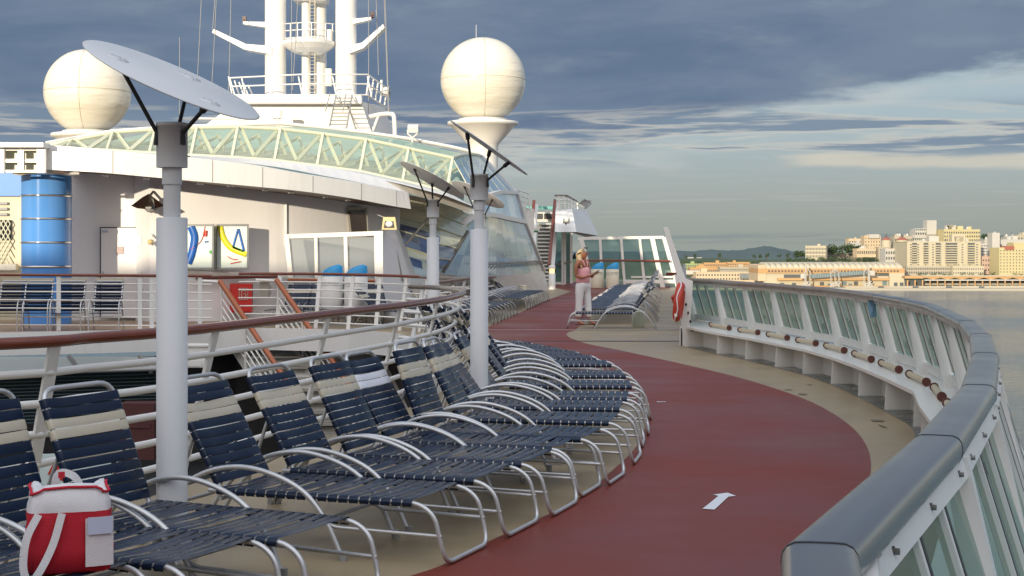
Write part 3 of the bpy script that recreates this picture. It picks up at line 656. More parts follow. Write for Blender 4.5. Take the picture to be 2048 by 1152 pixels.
# ================================================================ wooden rails round the well
def rail_run(name,label,cappts,posts_px,woodmat,endcap=True,hz=1.1,lean=(-.27,.0),mats=None,tubes=5,post_w=.085,capr=(.045,.03),tr=.0145,cross=None,bottom=0.0,pitch=.19):
    t=thing(name,label,'railing',cappts[len(cappts)//2])
    cp=spline(cappts,6); n=len(cp)
    cuts=[0]+[int(n*f) for f in mats[1]]+[n-1] if mats else [0,n-1]; ms=mats[0] if mats else [woodmat]
    for a,b_,mm in zip(cuts,cuts[1:],ms):
        MB().tube(cp[a:b_+1],capr[0],12,rz=capr[1]).build('handrail',mm,t)
    ln=V((lean[0],lean[1],0))
    def off(i):
        tt=(cp[min(i+1,n-1)]-cp[max(i-1,0)]).normalized(); nn=V((-tt.y,tt.x,0))
        if nn.dot(V((-3.5,20,0))-cp[i])<0: nn=-nn
        return nn
    L_=abs(lean[0]) if lean[1]==0 else ln.length
    for k in range(tubes):
        f=(pitch*(k+1))
        MB().tube([cp[i]+off(i)*L_*f/hz-V((0,0,f)) for i in range(0,n,2)],tr,8).build('rail_tube','white_clean',t)
    for px in posts_px:
        kk=(px-CX)/F; best=min(range(n),key=lambda i:abs(cp[i].x/cp[i].y-kk)*100+abs(i-(posts_px.index(px)/max(1,len(posts_px)-1))*n)*.02)
        p=cp[best]; o=off(best); tt=o.cross(V((0,0,1)))
        MB().bar(p-V((0,0,.02)),p+o*L_*1.06-V((0,0,hz+.06-bottom)),post_w,.022,up=o).build('post','white',t)
    return t
near_caps=[p for p in RAILN[1:]]
t=rail_run('wooden_rail','near curving rail around the well with varnished red brown wooden handrail and leaning white posts',near_caps,[-100,107,432,657,805,876,921,905,850],'wood',mats=(['wood','greywood'],[.66]),capr=(.042,.036),tr=.025)  # sheen towards the far end is put in as a greyer wood
# far side rails
def rp_(lst,z=1.17): return [G(x,y,z) for x,y in lst]
far1=[V((-11.5,30.6,1.17))]+rp_([(0,548.5),(140,550),(280,550.5),(424,551)],1.17)
far1=[P(x,549.5+x*.006,30.6) for x in(-200,0,140,280,424)]
rail_run('wooden_rail','straight far rail left of the well stairs with thin brown handrail',far1,[-60,107,270,296,403],'wood',tubes=6,pitch=.17,capr=(.04,.03),lean=(.0,.0001))
far2=[P(478,547.5,32),P(560,547.5,32),P(640,548,31.8),P(720,549.5,31.4),P(800,552,31),P(880,556,30),P(940,557,28.5)]
rail_run('wooden_rail','far rail right of the well stairs running in front of the blue topped bins',far2,[558,637,703,757,812,855,925],'wood',tubes=6,pitch=.17,capr=(.04,.03),mats=(['wood','greywood'],[.75]),lean=(-.2,.0))
far3=[P(868,566,26),P(900,562,25.8),P(945,556,27),P(990,553,30)]
rail_run('wooden_rail','short grey wooden rail behind the third pole',far3,[880,930],'greywood',tubes=4,capr=(.04,.03),lean=(-.2,.0))
# ================================================================ far side of the well: fascia, canopy, lower deck, stairs
edge=well[-10:]  # from (-1.5,23.5) round to the far left
edge=[V((-1.56,23.0,0))]+well[-10:]
f=thing('well_fascia','white fascia and dark lower deck under the far edge of the well','deck edge',(-6,30.8,0))
m=MB()
m.grid([[p+V((0,0,.03)) for p in edge],[p+V((0,0,-.42)) for p in edge]]); m.grid([[p+V((0,.0,.03)) for p in edge],[p+V((0,.08,.03)) for p in edge]]); m.build('fascia_plate','white',f)
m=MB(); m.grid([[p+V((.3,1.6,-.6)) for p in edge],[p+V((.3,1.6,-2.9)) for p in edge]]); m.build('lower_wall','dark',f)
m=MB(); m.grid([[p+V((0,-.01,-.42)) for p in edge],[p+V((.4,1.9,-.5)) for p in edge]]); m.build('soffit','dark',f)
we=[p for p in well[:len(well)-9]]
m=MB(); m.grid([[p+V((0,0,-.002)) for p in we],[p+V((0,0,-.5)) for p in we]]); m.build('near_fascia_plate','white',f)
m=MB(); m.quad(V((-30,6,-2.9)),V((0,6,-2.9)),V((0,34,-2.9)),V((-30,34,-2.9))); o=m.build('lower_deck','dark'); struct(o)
gc=thing('glass_canopy','dusty glass canopy with rusty brackets under the far edge of the well','canopy',(-8,28.5,-.6))
ca=[P(x,714+(x+20)*-.002,29.2) for x in(-120,0,135,275,310)]; cb=[P(x,748-(x+20)*.03,27.9) for x in(-120,0,150,300,330)]
MB().grid([ca,cb]).build('glass_panel','glass_canopy',gc)
for x in(138,280): MB().bar(P(x,713,29.2),P(x+22,744,27.85),.07,.06).build('bracket','bolt',gc)
MB().tube(cb,.04,6).build('front_bar','foot',gc)
MB().grid([[p+V((0,.3,-.05)) for p in cb],[p+V((0,.6,-1.0)) for p in cb]]).build('drop_screen',mat('teal_louvre_screen',(.018,.04,.045),.5,var=.6,scale=1.5,stretch=(.2,.2,14)),gc)
m=MB()
for k in range(14):
    m.tube([p+V((0,.27,-.12-.065*k)) for p in cb],.016,4)
m.build('louvre_slats',mat('dark_teal_slat',(.035,.06,.07),.4),gc)
# low things down in the well
tag(MB().box(P(280,860,27),(.62,.5,1.0)).box(P(280,860,27)+V((0,-.26,.1)),(.5,.03,.06)).build('cabinet',mat('dark_red_cabinet',(.07,.018,.018),.5)),'dark red cabinet down in the well behind the loungers','cabinet')
tag(MB().box(P(243,826,28.6),(.3,.3,1.3)).lathe([(.2,.6),(.22,.62),(.2,.66)],P(243,826,28.6),12).build('pillar',mat('dark_blue_pillar',(.012,.02,.09),.4)),'dark navy pillar standing under the glass canopy','pillar')
def rug(px,py,D,c,lab):
    q=P(px,py,D); r=thing('decorated_panel',lab,'panel',q); MB().box(q,(.9,.04,.6),Rz(.2)).build('board','artboard',r)
    MB().box(q+V((-.1,-.04,.1)),(.22,.03,.16),Matrix.Rotation(.5,3,'Y')@Rz(.2)).build('painted_shape',c,r)
rug(140,960,17,'artred','pale panel with a red square seen low behind the tote bag')
# stairs
stt=thing('well_stairs','white stairs going down into the well with orange wooden handrails','stairs',(-4.8,30.5,-1))
A=P(455,665,31.6); B=P(562,662,31.8); run=V((1.95,-1.9,-2.35))
side=(B-A)
nst=11
A0=V((A.x,A.y,0)); S0=V((side.x,side.y,0))
for k in range(nst):
    q=A0+run*((k+.6)/nst); MB().box(q+S0*.5+V((0,0,-.02)),(S0.length*1.0,.32,.04),Rz(math.atan2(S0.y,S0.x))).build('tread','greypaint',stt)
    MB().box(q+S0*.5+V((0,.13,-.13)),(S0.length*.98,.015,.2),Rz(math.atan2(S0.y,S0.x))).build('riser','dark',stt)
for s,nm in((0,''),(1,'')):
    a=A0+S0*s+V((0,0,-.12)); MB().bar(a,a+run,.05,.3).build('stringer','white',stt)
    h0=P(440,562,31.6) if s==0 else P(553,560,31.9); h1=h0+run*1.0
    MB().tube([h0,h1],.055,10,rz=.055).build('handrail','teak',stt)
    for j in range(1,6):
        MB().tube([h0+V((.02,0,-.17*j)),h1+V((.02,0,-.17*j))],.017,6).build('rail_tube','white_clean',stt)
    for j in(0.02,.33,.66,.98):
        q=h0+run*j; MB().tube([q,q-V((0,0,1.05))],.025,6).build('post','white_clean',stt)
    q=h0-V((0,0,.05)); MB().tube([h0+V((0,0,-.02)),h0+V((-.45,.1,.0))],.03,8).build('rail_end','white_clean',stt)
MB().grid([[A0+S0*s+V((0,.02,0)) for s in(0,1)],[A0+S0*s+run+V((0,.0,-.3)) for s in(0,1)]]).build('underside','white',stt)
sw=thing('stair_side_wall','white sloped wall beside the stairs in the well','wall',(-3.2,30,-1))
MB().prism([A0+S0*1.04+V((0,0,-.1)),A0+S0*1.04+run,A0+S0*1.04+run+V((1.6,.6,0)),A0+S0*1.04+V((2.6,.3,-.1))],V((0,.1,-.0))).build('plating','white',sw)
tag(MB().box(P(378,712,29.5),(.8,.5,.42)).box(P(378,690,29.5),(.86,.56,.03)).box(P(378,725,29.4)+V((0,-.26,0)),(.6,.02,.1)).build('vent_box','white_clean'),'white vent box fixed below the far deck edge beside the stairs','vent box')
# ================================================================ superstructure on the port side
dk=thing('deckhouse','curved white deckhouse with brown soffit and overhanging white canopy fascia','deckhouse',(-7,36,0))
WL=[(140,35.2),(200,35.25),(268,35.3)]; 
W1=[P(x,500,D) for x,D in WL]
def wallstrip(m,pts,z0,z1): m.grid([[V((p.x,p.y,z0)) for p in pts],[V((p.x,p.y,z1)) for p in pts]])
m=MB(); wallstrip(m,W1,0,3.75); wallstrip(m,[P(268,500,35.3),P(299,500,34.3)],0,3.75); m.build('side_wall','wall',dk)
W2=spline([P(299,500,34.3),P(380,500,34.6),P(470,500,35.1),P(570,500,35.8),P(670,500,36.9),P(760,500,38.3),P(800,500,39.4)],6)
W2T=spline([P(299,350,34.3),P(380,364,34.6),P(470,375,35.1),P(570,387,35.8),P(670,402,36.9),P(760,414,38.3),P(800,418,39.4)],6)
m=MB(); m.grid([W2,[V((a_.x,a_.y,b_.z)) for a_,b_ in zip(W2,W2T)]]); m.grid([[V((p.x,p.y,0)) for p in W2],W2]); m.build('curved_wall','wall',dk)
MB().box(P(572,450,35.78),(.03,.03,1.0)).build('wall_seam','white_clean',dk)
# fascia
FT=[P(92,290,32.5),P(200,298,32.5),P(300,308,32.7),P(400,317,33.0),P(500,329,33.5),P(600,347,34.2),P(700,363,35.2),P(780,378,36.2),P(817,386,36.8)]
FB=[P(92,339,32.5),P(200,345,32.5),P(300,354,32.7),P(400,363,33.0),P(500,372,33.5),P(600,382,34.2),P(700,396,35.2),P(780,411,36.2),P(822,418,36.8)]
ft=spline(FT,4); fb=spline(FB,4)
for i_ in(5,9,13,17,21,25,29):
    MB().tube([ft[i_]+V((0,-.004,-.01)),fb[i_]+V((0,-.004,.01))],.008,4).build('plate_seam','foot',dk)
m=MB(); m.grid([ft,fb]); m.grid([ft,[p+V((0,.25,.02)) for p in ft]]); m.build('canopy_fascia','white',dk)
WB=spline([P(140,345,35.3),P(268,352,35.4),P(300,352,34.4),P(400,368,34.8),P(500,380,35.4),P(600,392,36.2),P(700,406,37.5),P(770,415,38.6),P(822,419,39.4)],4)
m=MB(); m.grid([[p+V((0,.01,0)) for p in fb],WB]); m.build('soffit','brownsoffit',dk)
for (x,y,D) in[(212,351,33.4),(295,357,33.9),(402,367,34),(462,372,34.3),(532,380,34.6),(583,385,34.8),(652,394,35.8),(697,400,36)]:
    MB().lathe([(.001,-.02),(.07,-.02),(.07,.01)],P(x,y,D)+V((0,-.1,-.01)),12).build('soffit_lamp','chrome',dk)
m=MB(); m.grid([[p+V((0,.25,.02)) for p in ft],[p+V((.4,2.6,.0)) for p in ft]]); m.build('canopy_roof','white',dk)
# bright raised kerb of the roof
KT=[P(380,311,35),P(480,317,35.3),P(560,323,35.6),P(640,333,36),P(720,347,36.5),P(800,365,37.2),P(880,387,38.2),P(950,412,39.2)]
KB=[P(380,316,34.2),P(480,325,34.5),P(560,335,34.9),P(640,350,35.3),P(720,365,35.9),P(800,383,36.7),P(880,405,37.8),P(950,430,38.8)]
m=MB(); m.grid([spline(KT,3),spline(KB,3)]); m.build('roof_kerb','white_clean',dk)
_bx=[(80,296,42.4),(132,298,42),(214,302,42.2),(299,307,42.6),(382,312,43),(464,316,43.4),(549,322,43.8),(634,333,44.2),(720,344,44.6),(805,363,45),(893,384,45.4),(948,418,44)]
_ky=[298,300,304,309,312,318,324,335,350,369,392,414]
m=MB(); m.grid([[P(a_[0],a_[1]-1,a_[2]-.05) for a_ in _bx],[P(a_[0],k_,36.8) for a_,k_ in zip(_bx,_ky)]]); m.build('roof_gutter','white_clean',dk)
# fascia left block with windows
lb=thing('window_block','white structure with rounded windows at the far left edge above the blue wall','deckhouse',(-11.3,32.3,3))
MB().box(P(40,291,32.3),(1.15,.5,.1)).build('top_beam','white_clean',lb)
m=MB(); D=32.4
def pr(x0,y0,x1,y1,D,th=.06): 
    a=P(x0,y0,D);b_=P(x1,y1,D); return ((a+b_)/2,(abs(b_.x-a.x),th,abs(b_.z-a.z)))
for q_,r_ in enumerate([(-60,295,91,301),(-60,318,91,325),(-60,340,91,345),(-60,294,10,346),(37,301,49,340),(75,294,92,346)]): m.box(*pr(*r_,32.35 if q_<3 else 32.33,.06 if q_<3 else .11))
m.build('window_frame','white_clean',lb)
MB().box(*pr(-60,298,90,342,32.62)).build('back_plate','greenframe',lb)
MB().box(*pr(-60,318,90,326,32.5)).build('panel','white_clean',lb)
bw=thing('blue_wall','bright blue painted wall behind the blue column','wall',(-12,35.3,0))
MB().box(*pr(-80,344,60,392,35.3)).build('blue_band','bluewall',bw)
MB().box(*pr(-80,392,46,640,35.4)).build('cream_wall',mat('cream_wall',(.66,.6,.44),.5,var=.05),bw)
m=MB()
for k in range(3): m.box(*pr(-5,404+k*11,15,409+k*11,35.3,.05))
m.build('louvre','foot',bw)
lat=thing('lattice_window','dark lattice grille window at the left edge beside the blue column','window',(-11.9,35.2,1.5))
MB().box(*pr(-40,440,22,480,35.33)).build('dark_pane','dark',lat)
m=MB()
for k in range(-8,8):
    a=P(-10+k*8,440,35.22);b_=P(-10+k*8+45,530,35.22); 
    for s in(1,-1):
        p0=V((-10+k*9,440)); 
        x0=-20+k*9; x1=x0+s*50
        pa=[];
        for q in range(12):
            yy=440+90*q/11; xx=x0+s*(50*q/11)
            if -30<xx<22: pa.append(P(xx,yy,35.22))
        if len(pa)>1: m.tube([pa[0],pa[-1]],.015,5)
m.build('grille','greenframe',lat)
MB().box(*pr(-40,528,34,540,35.0,.2)).build('sill','chrome',lat)
bc=thing('blue_column','round glossy blue column with chrome bands and a wide chrome collar','column',(P(93,500,34).x,33.6,0))
q=V((P(93,500,33.6).x,33.6,0))
MB().lathe([(.545,0),(.545,3.35)],q,40).build('shaft','blue',bc)
MB().lathe([(.56,3.3),(.75,3.34),(.75,3.5),(.55,3.52)],q,40).build('collar','chrome',bc)
for y in(392,438,485,533,601): MB().lathe([(.545,H-(y+1.8-HY)/F*33.6),(.562,H-(y+1.8-HY)/F*33.6),(.562,H-(y-1.8-HY)/F*33.6),(.545,H-(y-1.8-HY)/F*33.6)],q,40).build('band','chrome',bc)
# door
dr=thing('wall_door','flush white wall door with a small notice, left of the corner','door',P(241,540,34.4))
c_,d_=pr(202,456,281,636,35.18,.04); MB().box(c_,d_).build('door_leaf','wall',dr)
m=MB()
for r_ in[(200,454,202,636),(200,454,283,456)]: m.box(*pr(*r_,35.17,.03))
m.build('gap','rubber',dr)
c_,d_=pr(233,493,247,508,35.14,.012); MB().box(c_,d_).build('notice',mat('notice_print',(.5,.4,.4),.6,var=.5,scale=30),dr)
c_,d_=pr(204,460,216,465,35.14,.012); MB().box(c_,d_).build('number_plate','paper',dr)
for y in(472,542): c_,d_=pr(280,y,285,y+14,34.95,.3); MB().box(c_,d_).build('hinge','white_clean',dr)
MB().tube([P(206,543,35.1),P(206,549,35.1)],.02,6).build('handle','chrome',dr)
# lantern on the corner
lt=thing('ceiling_lantern','sculptural metal wall lantern on the deckhouse corner behind the first pole','lamp',P(298,400,34))
q=P(298,412,33.9)
m=MB()
for s in(-1,1):
    m.add([q+V((0,0,.28)),q+V((s*.12,-.1,.2)),q+V((s*.38,-.12,-.0)),q+V((s*.2,-.25,-.06)),q+V((0,-.1,-.08))],[(0,1,4),(1,2,3),(1,3,4)])
m.build('shade','chrome',lt)
MB().lathe([(.001,-.16),(.1,-.13),(.16,-.05),(.16,-.02),(.001,-.02)],q+V((.05,0,0)),16).build('bowl','foot',lt)
MB().tube([q+V((0,.0,.2)),q+V((0,.4,.34))],.03,6).build('arm','black',lt)
bl=thing('wall_bell','small brass bell device on the sunlit corner','bell',P(301,482,35))
MB().sphere(P(301,484,34.1),.07,12,8,(1,1,.9)).build('bell','artyellow' if 0 else 'yellowlamp',bl); MB().tube([P(302,468,34.25),P(306,480,34.15),P(305,492,34.2)],.02,6).build('pipe','white_clean',bl)
# artworks
def art(x0,y0,x1,y1,D,lab,shapes):
    t=thing('wall_artwork',lab,'picture',P((x0+x1)/2,y1,D)); c_,d_=pr(x0+2,y0+3,x1-2,y1-3,D,.05); MB().box(c_,d_).build('panel','artboard',t)
    m=MB()
    for r_ in[(x0,y0,x1,y0+4),(x0,y1-4,x1,y1),(x0,y0+4,x0+3.5,y1-4),(x1-3.5,y0+4,x1,y1-4)]: c_,d_=pr(*r_,D-.03,.08); m.box(c_,d_)
    m.build('frame','chrome',t)
    for pts,w_,mm in shapes: 
        q=[P(a,b_,D-.04) for a,b_ in pts]
        q=spline(q,5) if len(q)>2 and mm!='artblue2' else q
        MB().sweep(q,[(-w_/2,0),(w_/2,0),(w_/2,.012),(-w_/2,.012)],up=V((0,-1,0))).build('painted_stroke','artblue' if mm=='artblue2' else mm,t)
art(350,448,428,539,34.5,'framed abstract panel with a broad blue curve on the curved wall',[([(382,453),(389,475),(384,505),(376,527)],.17,'artblue'),([(410,453),(404,478),(392,492),(377,500)],.012,'artred'),([(412,461),(411,473)],.07,'artred'),([(409,484),(417,483)],.03,'artblue'),([(419,502),(424,506)],.06,'artgreen')])
art(431,448,498,539,34.75,'framed abstract panel with a yellow curve and blue triangle outline',[([(440,452),(446,474),(462,496),(493,509)],.13,'artyellow'),([(476,458),(466,494)],.04,'artblue'),([(477,458),(488,503)],.045,'artblue'),([(466,494),(488,503)],.05,'artgreen'),([(455,513),(465,518),(475,519)],.02,'artred'),([(461,527),(482,523)],.02,'artred')])
# fire hose cabinet
fb_=thing('fire_hose_cabinet','bright red fire hose cabinet on the white wall between the stair rails','cabinet',P(484,627,34.8))
c_,d_=pr(462,567,504,625,34.85,.28); MB().box(c_,d_).build('body','redbox',fb_)
c_,d_=pr(463.5,568.5,503,623,34.69,.02); MB().box(c_,d_).build('door','redbox',fb_)
m=MB(); o_=P(487,588,34.66)
for s in[((-.1,0,-.13),(-.1,0,.13)),((.1,0,-.13),(.1,0,.13)),((-.1,0,.13),(.1,0,.13)),((-.1,0,-.13),(.1,0,-.13))]: m.tube([o_+V(s[0]),o_+V(s[1])],.008,4)
m.build('symbol_frame','cream',fb_)
MB().tube(spline([o_+V((.05,0,.06)),o_+V((-.02,0,.08)),o_+V((-.05,0,0)),o_+V((-.02,0,-.08)),o_+V((.05,0,-.06)),o_+V((.05,0,0)),o_+V((0,0,0))],3),.012,5).build('hose_symbol','cream',fb_)
tag(MB().box(*pr(521,562,538,595,35.0,.2)).box(*pr(519,560,540,564,34.95,.26)).tube([P(541,570,34.9),P(541,590,34.9)],.015,5).build('junction_box','greypaint'),'grey metal junction box on the wall right of the red cabinet','junction box')
wr=thing('wall_handrail','thin brown handrail fixed on the white wall behind the red cabinet','handrail',P(470,555,34.8)); MB().tube([P(392,556,34.4),P(560,553,35.4)],.035,8).build('rail','wood',wr); MB().box(P(398,563,34.5),(.1,.1,.12)).build('bracket','white_clean',wr)
# window in the curved wall
wn=thing('wall_window','dark tinted window with white frame under the canopy end','window',P(715,440,37))
MB().prism([P(693,415,37.2),P(734,415,37.4),P(737,466,37.4),P(699,466,37.2)],V((0,.1,0))).build('frame','greypaint',wn)
MB().prism([P(698,421,37.15),P(731,421,37.35),P(733,464,37.35),P(703,464,37.15)],V((0,.03,0))).build('pane',mat('dark_brown_glass',(.035,.025,.02),.1),wn)
# framed glass screen
gs=thing('glass_screen','warm lit white framed glass screen in front of the curved wall','screen',P(670,640,35.5))
Ds=35.3
def bb(m,a,b_,w_): m.bar(a,b_,w_,.07,up=V((0,1,0)))
m=MB()
bb(m,P(570,473,Ds),P(766,466,Ds),.1); bb(m,P(573,470,Ds-.03),P(590,640,Ds-.03),.11); bb(m,P(632,473,Ds-.03),P(634,640,Ds-.03),.07); bb(m,P(691,472,Ds-.03),P(695,640,Ds-.03),.08); bb(m,P(757,466,Ds-.03),P(759,640,Ds-.03),.2); bb(m,P(575,557,Ds),P(757,560,Ds),.05)
m.build('frame','white_clean',gs)
for a,b_ in((577,631),(635,690),(697,750)):
    MB().quad(P(a,476,Ds+.03),P(b_,474,Ds+.03),P(b_+4,632,Ds+.03),P(a+8,632,Ds+.03)).build('pane','glass_grey',gs)
MB().tube([P(575,560,Ds-.08),P(750,562,Ds-.08)],.04,8).build('handrail','teak',gs)
tag(MB().prism([P(766,462,36),P(786,456,36.4),P(803,500,37),P(822,560,37.6),P(822,640,37.6),P(766,640,36)],V((0,.15,0))).build('wing_wall','wall'),'curved white wing wall right of the glass screen','wall')
tag(MB().prism([P(786,458,36.6),P(796,456,37.4),P(830,548,39),P(865,556,41),P(840,575,39),P(806,560,37)],V((0,.2,0))).build('sloped_wall','white'),'white sloped wall end under the reflective glass','wall')
sp=thing('loudspeaker','yellowish horn loudspeaker on the white wing wall under the canopy end','loudspeaker',P(779,446,35.9))
q=P(779,446,35.8); R=Rz(.2)
MB().prism([q+V((-.14,-.1,.14)),q+V((.14,-.1,.14)),q+V((.18,-.1,-.16)),q+V((-.18,-.1,-.16))],V((0,.22,0))).build('housing','yellowlamp',sp)
MB().prism([q+V((-.1,-.104,.04)),q+V((.1,-.104,.04)),q+V((.13,-.104,-.12)),q+V((-.13,-.104,-.12))],V((0,-.004,0))).build('recess','dark',sp); MB().sphere(q+V((0,-.12,-.03)),.09,14,8,(1,.5,.8)).build('horn','white_clean',sp); MB().tube([q+V((-.05,.1,.1)),q+V((-.3,.2,.2))],.015,6).build('bracket','foot',sp)
# bins
def bin_(px,pyb,D,wpx,htpx,body,lab,txt=True,txtsize=.07,cat='bins with blue tops'):
    q=P(px,pyb,D); q.z=max(q.z,0.0); r=wpx/2*D/F; hh=htpx*D/F
    t=thing('litter_bin',lab,'bin',q,cat)
    MB().lathe([(r*.97,0),(r,.03),(r,hh*.72),(r*.97,hh*.73)],q,32).build('body',body,t)
    MB().lathe([(r*1.003,hh*.52),(r*1.012,hh*.525),(r*1.003,hh*.53)],q,32).build('band','foot',t)
    # slanted blue hood
    m=MB(); rows=[]
    for k in range(33):
        a=2*math.pi*k/32; rows.append((V((r*.99*math.cos(a),r*.99*math.sin(a),hh*.73)),V((r*.96*math.cos(a),r*.96*math.sin(a),hh*(.85+.1*math.cos(a+.35)))),V((r*.7*math.cos(a),r*.7*math.sin(a),hh*(.915+.075*math.cos(a+.35)))),V((r*.15*math.cos(a),r*.15*math.sin(a),hh*(.94+.02*math.cos(a+.35))))))
    m.grid([[q+row[i] for row in rows] for i in range(4)],True); m.build('hood','lightblue',t)
    if txt:
        t_=text('lettering','Save The Waves',txtsize,basis(V((1,0,0)),V((0,0,1)),V((0,-1,0))),q+V((0,-r-.004,hh*.56)),'ink',t)
    return t
bin_(663,618,33.6,47,90,'white_clean','left one of two pale bins with blue slanted hoods behind the far rail',txtsize=.06)
bin_(712,620,33.4,47,92,'white_clean','right one of two pale bins with blue slanted hoods behind the far rail',txtsize=.07)
bin_(1195,576,64,25.5,52,'cream_bin','cream bin with wavy blue hood just right of the woman, against the glass windscreen',txtsize=.1)
bin_(1225,576,63.5,25.5,52,'cream_bin','cream bin with wavy blue hood farther right, above the lounger row',txtsize=.1)
# ================================================================ glass roof of the solarium
gr=thing('solarium_roof','curved pale green glass roof band with zigzag truss above the white fascia','glass roof',(-5,44,4))
ST=[(92,292,292,43,42.4),(144,281,298,43,42),(226,265,302,43.4,42.2),(311,259,307,43.8,42.6),(394,255.5,312,44.2,43),(476,254,316,44.6,43.4),(561,258,322,45,43.8),(646,268,333,45.4,44.2),(732,279,344,45.8,44.6),(817,297,363,46.2,45),(905,316,384,46.6,45.4)]
top=[P(s[0],s[1],s[3]) for s in ST]; bot=[P(s[0]-12,s[2],s[4]) for s in ST]
for i in range(len(ST)-1):
    MB().quad(top[i],top[i+1],bot[i+1],bot[i]).build('glass_panel','glass_truss',gr)
    u_=(bot[i].lerp(bot[i+1],.5)); y_=V((0,.12,0))
    bi=bot[i].lerp(bot[i+1],.06)
    for a,b_ in((top[i].lerp(top[i+1],.06),u_.lerp(top[i].lerp(top[i+1],.5),.1)),(top[i+1].lerp(top[i],.06),u_.lerp(top[i].lerp(top[i+1],.5),.1))):
        MB().bar(a+y_,b_+y_,.1,.1,up=V((0,1,0))).build('truss_diagonal','greenframe',gr)
for i in range(len(ST)):
    MB().bar(top[i]-V((0,.03,0)),bot[i]-V((0,.03,0)),.075,.07,up=V((0,1,0))).build('mullion','greenframe',gr)
MB().tube(top,.06,6).build('top_frame','greenframe',gr); MB().tube(bot,.08,6).build('bottom_frame','greenframe',gr)
# second inner truss, floor strip and teal blinds seen through the glass
t2=[p+V((.3,1.7,-.1)) for p in top]; b2=[p+V((.1,1.9,.15)) for p in bot]
for i in range(len(ST)-1):
    a=t2[i];b_=b2[i].lerp(b2[i+1],.5);c_=t2[i+1]
    for x_,y_ in((a,b_),(c_,b_),(a.lerp(c_,.5),b2[i]),(a.lerp(c_,.5),b2[i+1])): MB().bar(x_,y_,.07,.07).build('inner_brace','greenframe',gr)
m=MB(); m.grid([[p+V((0,.15,.02)) for p in bot],[p+V((0,3.2,.5)) for p in bot]]); m.build('inner_sill','greenframe',gr)
m=MB(); m.grid([[p+V((.3,4.5,.4)) for p in top],[p+V((.3,4.2,-1.4)) for p in bot]]); m.build('inner_blind','teal',gr)
ridge=[P(92,288,48),P(144,279,48.5),P(226,264,49),P(311,258,49.5),P(394,254,50),P(476,251,50.5),P(561,249,51),P(646,257,51.5),P(732,267,52),P(817,279,52.5),P(905,296,53),P(960,309,53.5)]
m=MB(); m.grid([top+[P(944,309,47.5)],ridge]); m.build('roof_glass',M['glass_truss'],gr)
MB().tube([p+V((0,0,.03)) for p in ridge],.07,6).build('ridge_beam','white_clean',gr)
# glass flank in front, left of the white arch
def pane_grid(t,rows,mats,nm,nc,nr,mull='greenframe',mr_=.03,seed=1):
    random.seed(seed); rs=[spline(r,6) for r in rows]; n=len(rs[0])
    def S(u,v):
        fu=u*(n-1); i=min(n-2,int(fu)); f_=fu-i; fv=v*(len(rs)-1); j=min(len(rs)-2,int(fv)); g=fv-j
        a=rs[j][i].lerp(rs[j][i+1],f_); b_=rs[j+1][i].lerp(rs[j+1][i+1],f_); return a.lerp(b_,g)
    for a in range(nc):
        for b_ in range(nr):
            m=MB(); u0,u1,v0,v1=a/nc,(a+1)/nc,b_/nr,(b_+1)/nr
            j=V((0,random.uniform(-.03,.03),random.uniform(-.01,.01)))
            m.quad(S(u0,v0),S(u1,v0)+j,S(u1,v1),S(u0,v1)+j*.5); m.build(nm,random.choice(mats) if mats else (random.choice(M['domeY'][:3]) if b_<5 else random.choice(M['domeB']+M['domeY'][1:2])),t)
    return S
fl=thing('solarium_flank','sloping glass flank with yellowish reflections coloured in, under the white roof kerb','glass wall',(-4,41,1))
S=pane_grid(fl,[[P(788,384,40.5),P(850,397,41),P(900,412,41.6),P(948,432,42.2)],[P(778,420,39.6),P(830,432,40.2),P(880,448,40.9),P(930,466,41.6)],[P(800,470,39.2),P(840,482,39.8),P(880,497,40.4),P(912,505,41)],[P(826,532,39.2),P(845,538,39.6),P(868,546,40),P(884,540,40.4)]],None,'glass_panel',3,10,seed=5)
for v in(.2,.4,.6,.8): MB().tube([S(u/8,v)-V((0,.03,0)) for u in range(9)],.022,6).build('glazing_bar','greenframe',fl)
MB().bar(P(858,435,38.8),P(811,489,38.6),.05,.05).build('brace','bolt',fl)
ac=thing('solarium_arch','thick white curved arch beam rising behind the second pole','arch',P(900,500,41))
a1=spline([P(968,424,42),P(945,434,42),P(925,450,41.8),P(905,480,41.5),P(888,512,41.2),P(874,545,41)],5); MB().sweep(a1,[(-.09,-.13),(.09,-.13),(.09,.13),(-.09,.13)],up=V((0,-1,0)),smooth=False).build('beam','white',ac)
MB().tube([P(936,462,41.2),P(886,545,40.8)],.045,6).build('brace','bolt',ac)
gd=thing('solarium_dome','tall leaning glass dome end with blue white sky reflections coloured into its panes, behind the second pole','glass dome',(0,48,1))
r0=[P(905,316,46.6),P(925,310,49),P(945,309,51),P(962,312,53)]
r1=[P(950,398,45),P(975,391,47),P(1002,384,50),P(1034,386,54)]
r2=[P(940,434,44),P(975,429,46),P(1013,436,50),P(1050,444,55)]
r3=[P(876,545,42),P(950,556,45),P(1030,549,52),P(1088,542,60)]
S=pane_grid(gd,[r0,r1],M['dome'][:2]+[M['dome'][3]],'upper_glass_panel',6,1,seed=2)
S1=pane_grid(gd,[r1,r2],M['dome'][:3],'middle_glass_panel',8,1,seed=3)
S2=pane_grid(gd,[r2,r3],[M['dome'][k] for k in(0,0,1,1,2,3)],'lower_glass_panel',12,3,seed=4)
MB().sweep(spline(r1,4),[(-.09,-.06),(.09,-.06),(.09,.06),(-.09,.06)],up=V((0,0,1)),smooth=False).build('ring_beam','white',gd)
MB().sweep(spline(r2,4),[(-.09,-.07),(.09,-.07),(.09,.07),(-.09,.07)],up=V((0,0,1)),smooth=False).build('ring_beam','white',gd)
MB().tube(spline(r0,4),.06,6).build('top_beam','greenframe',gd)
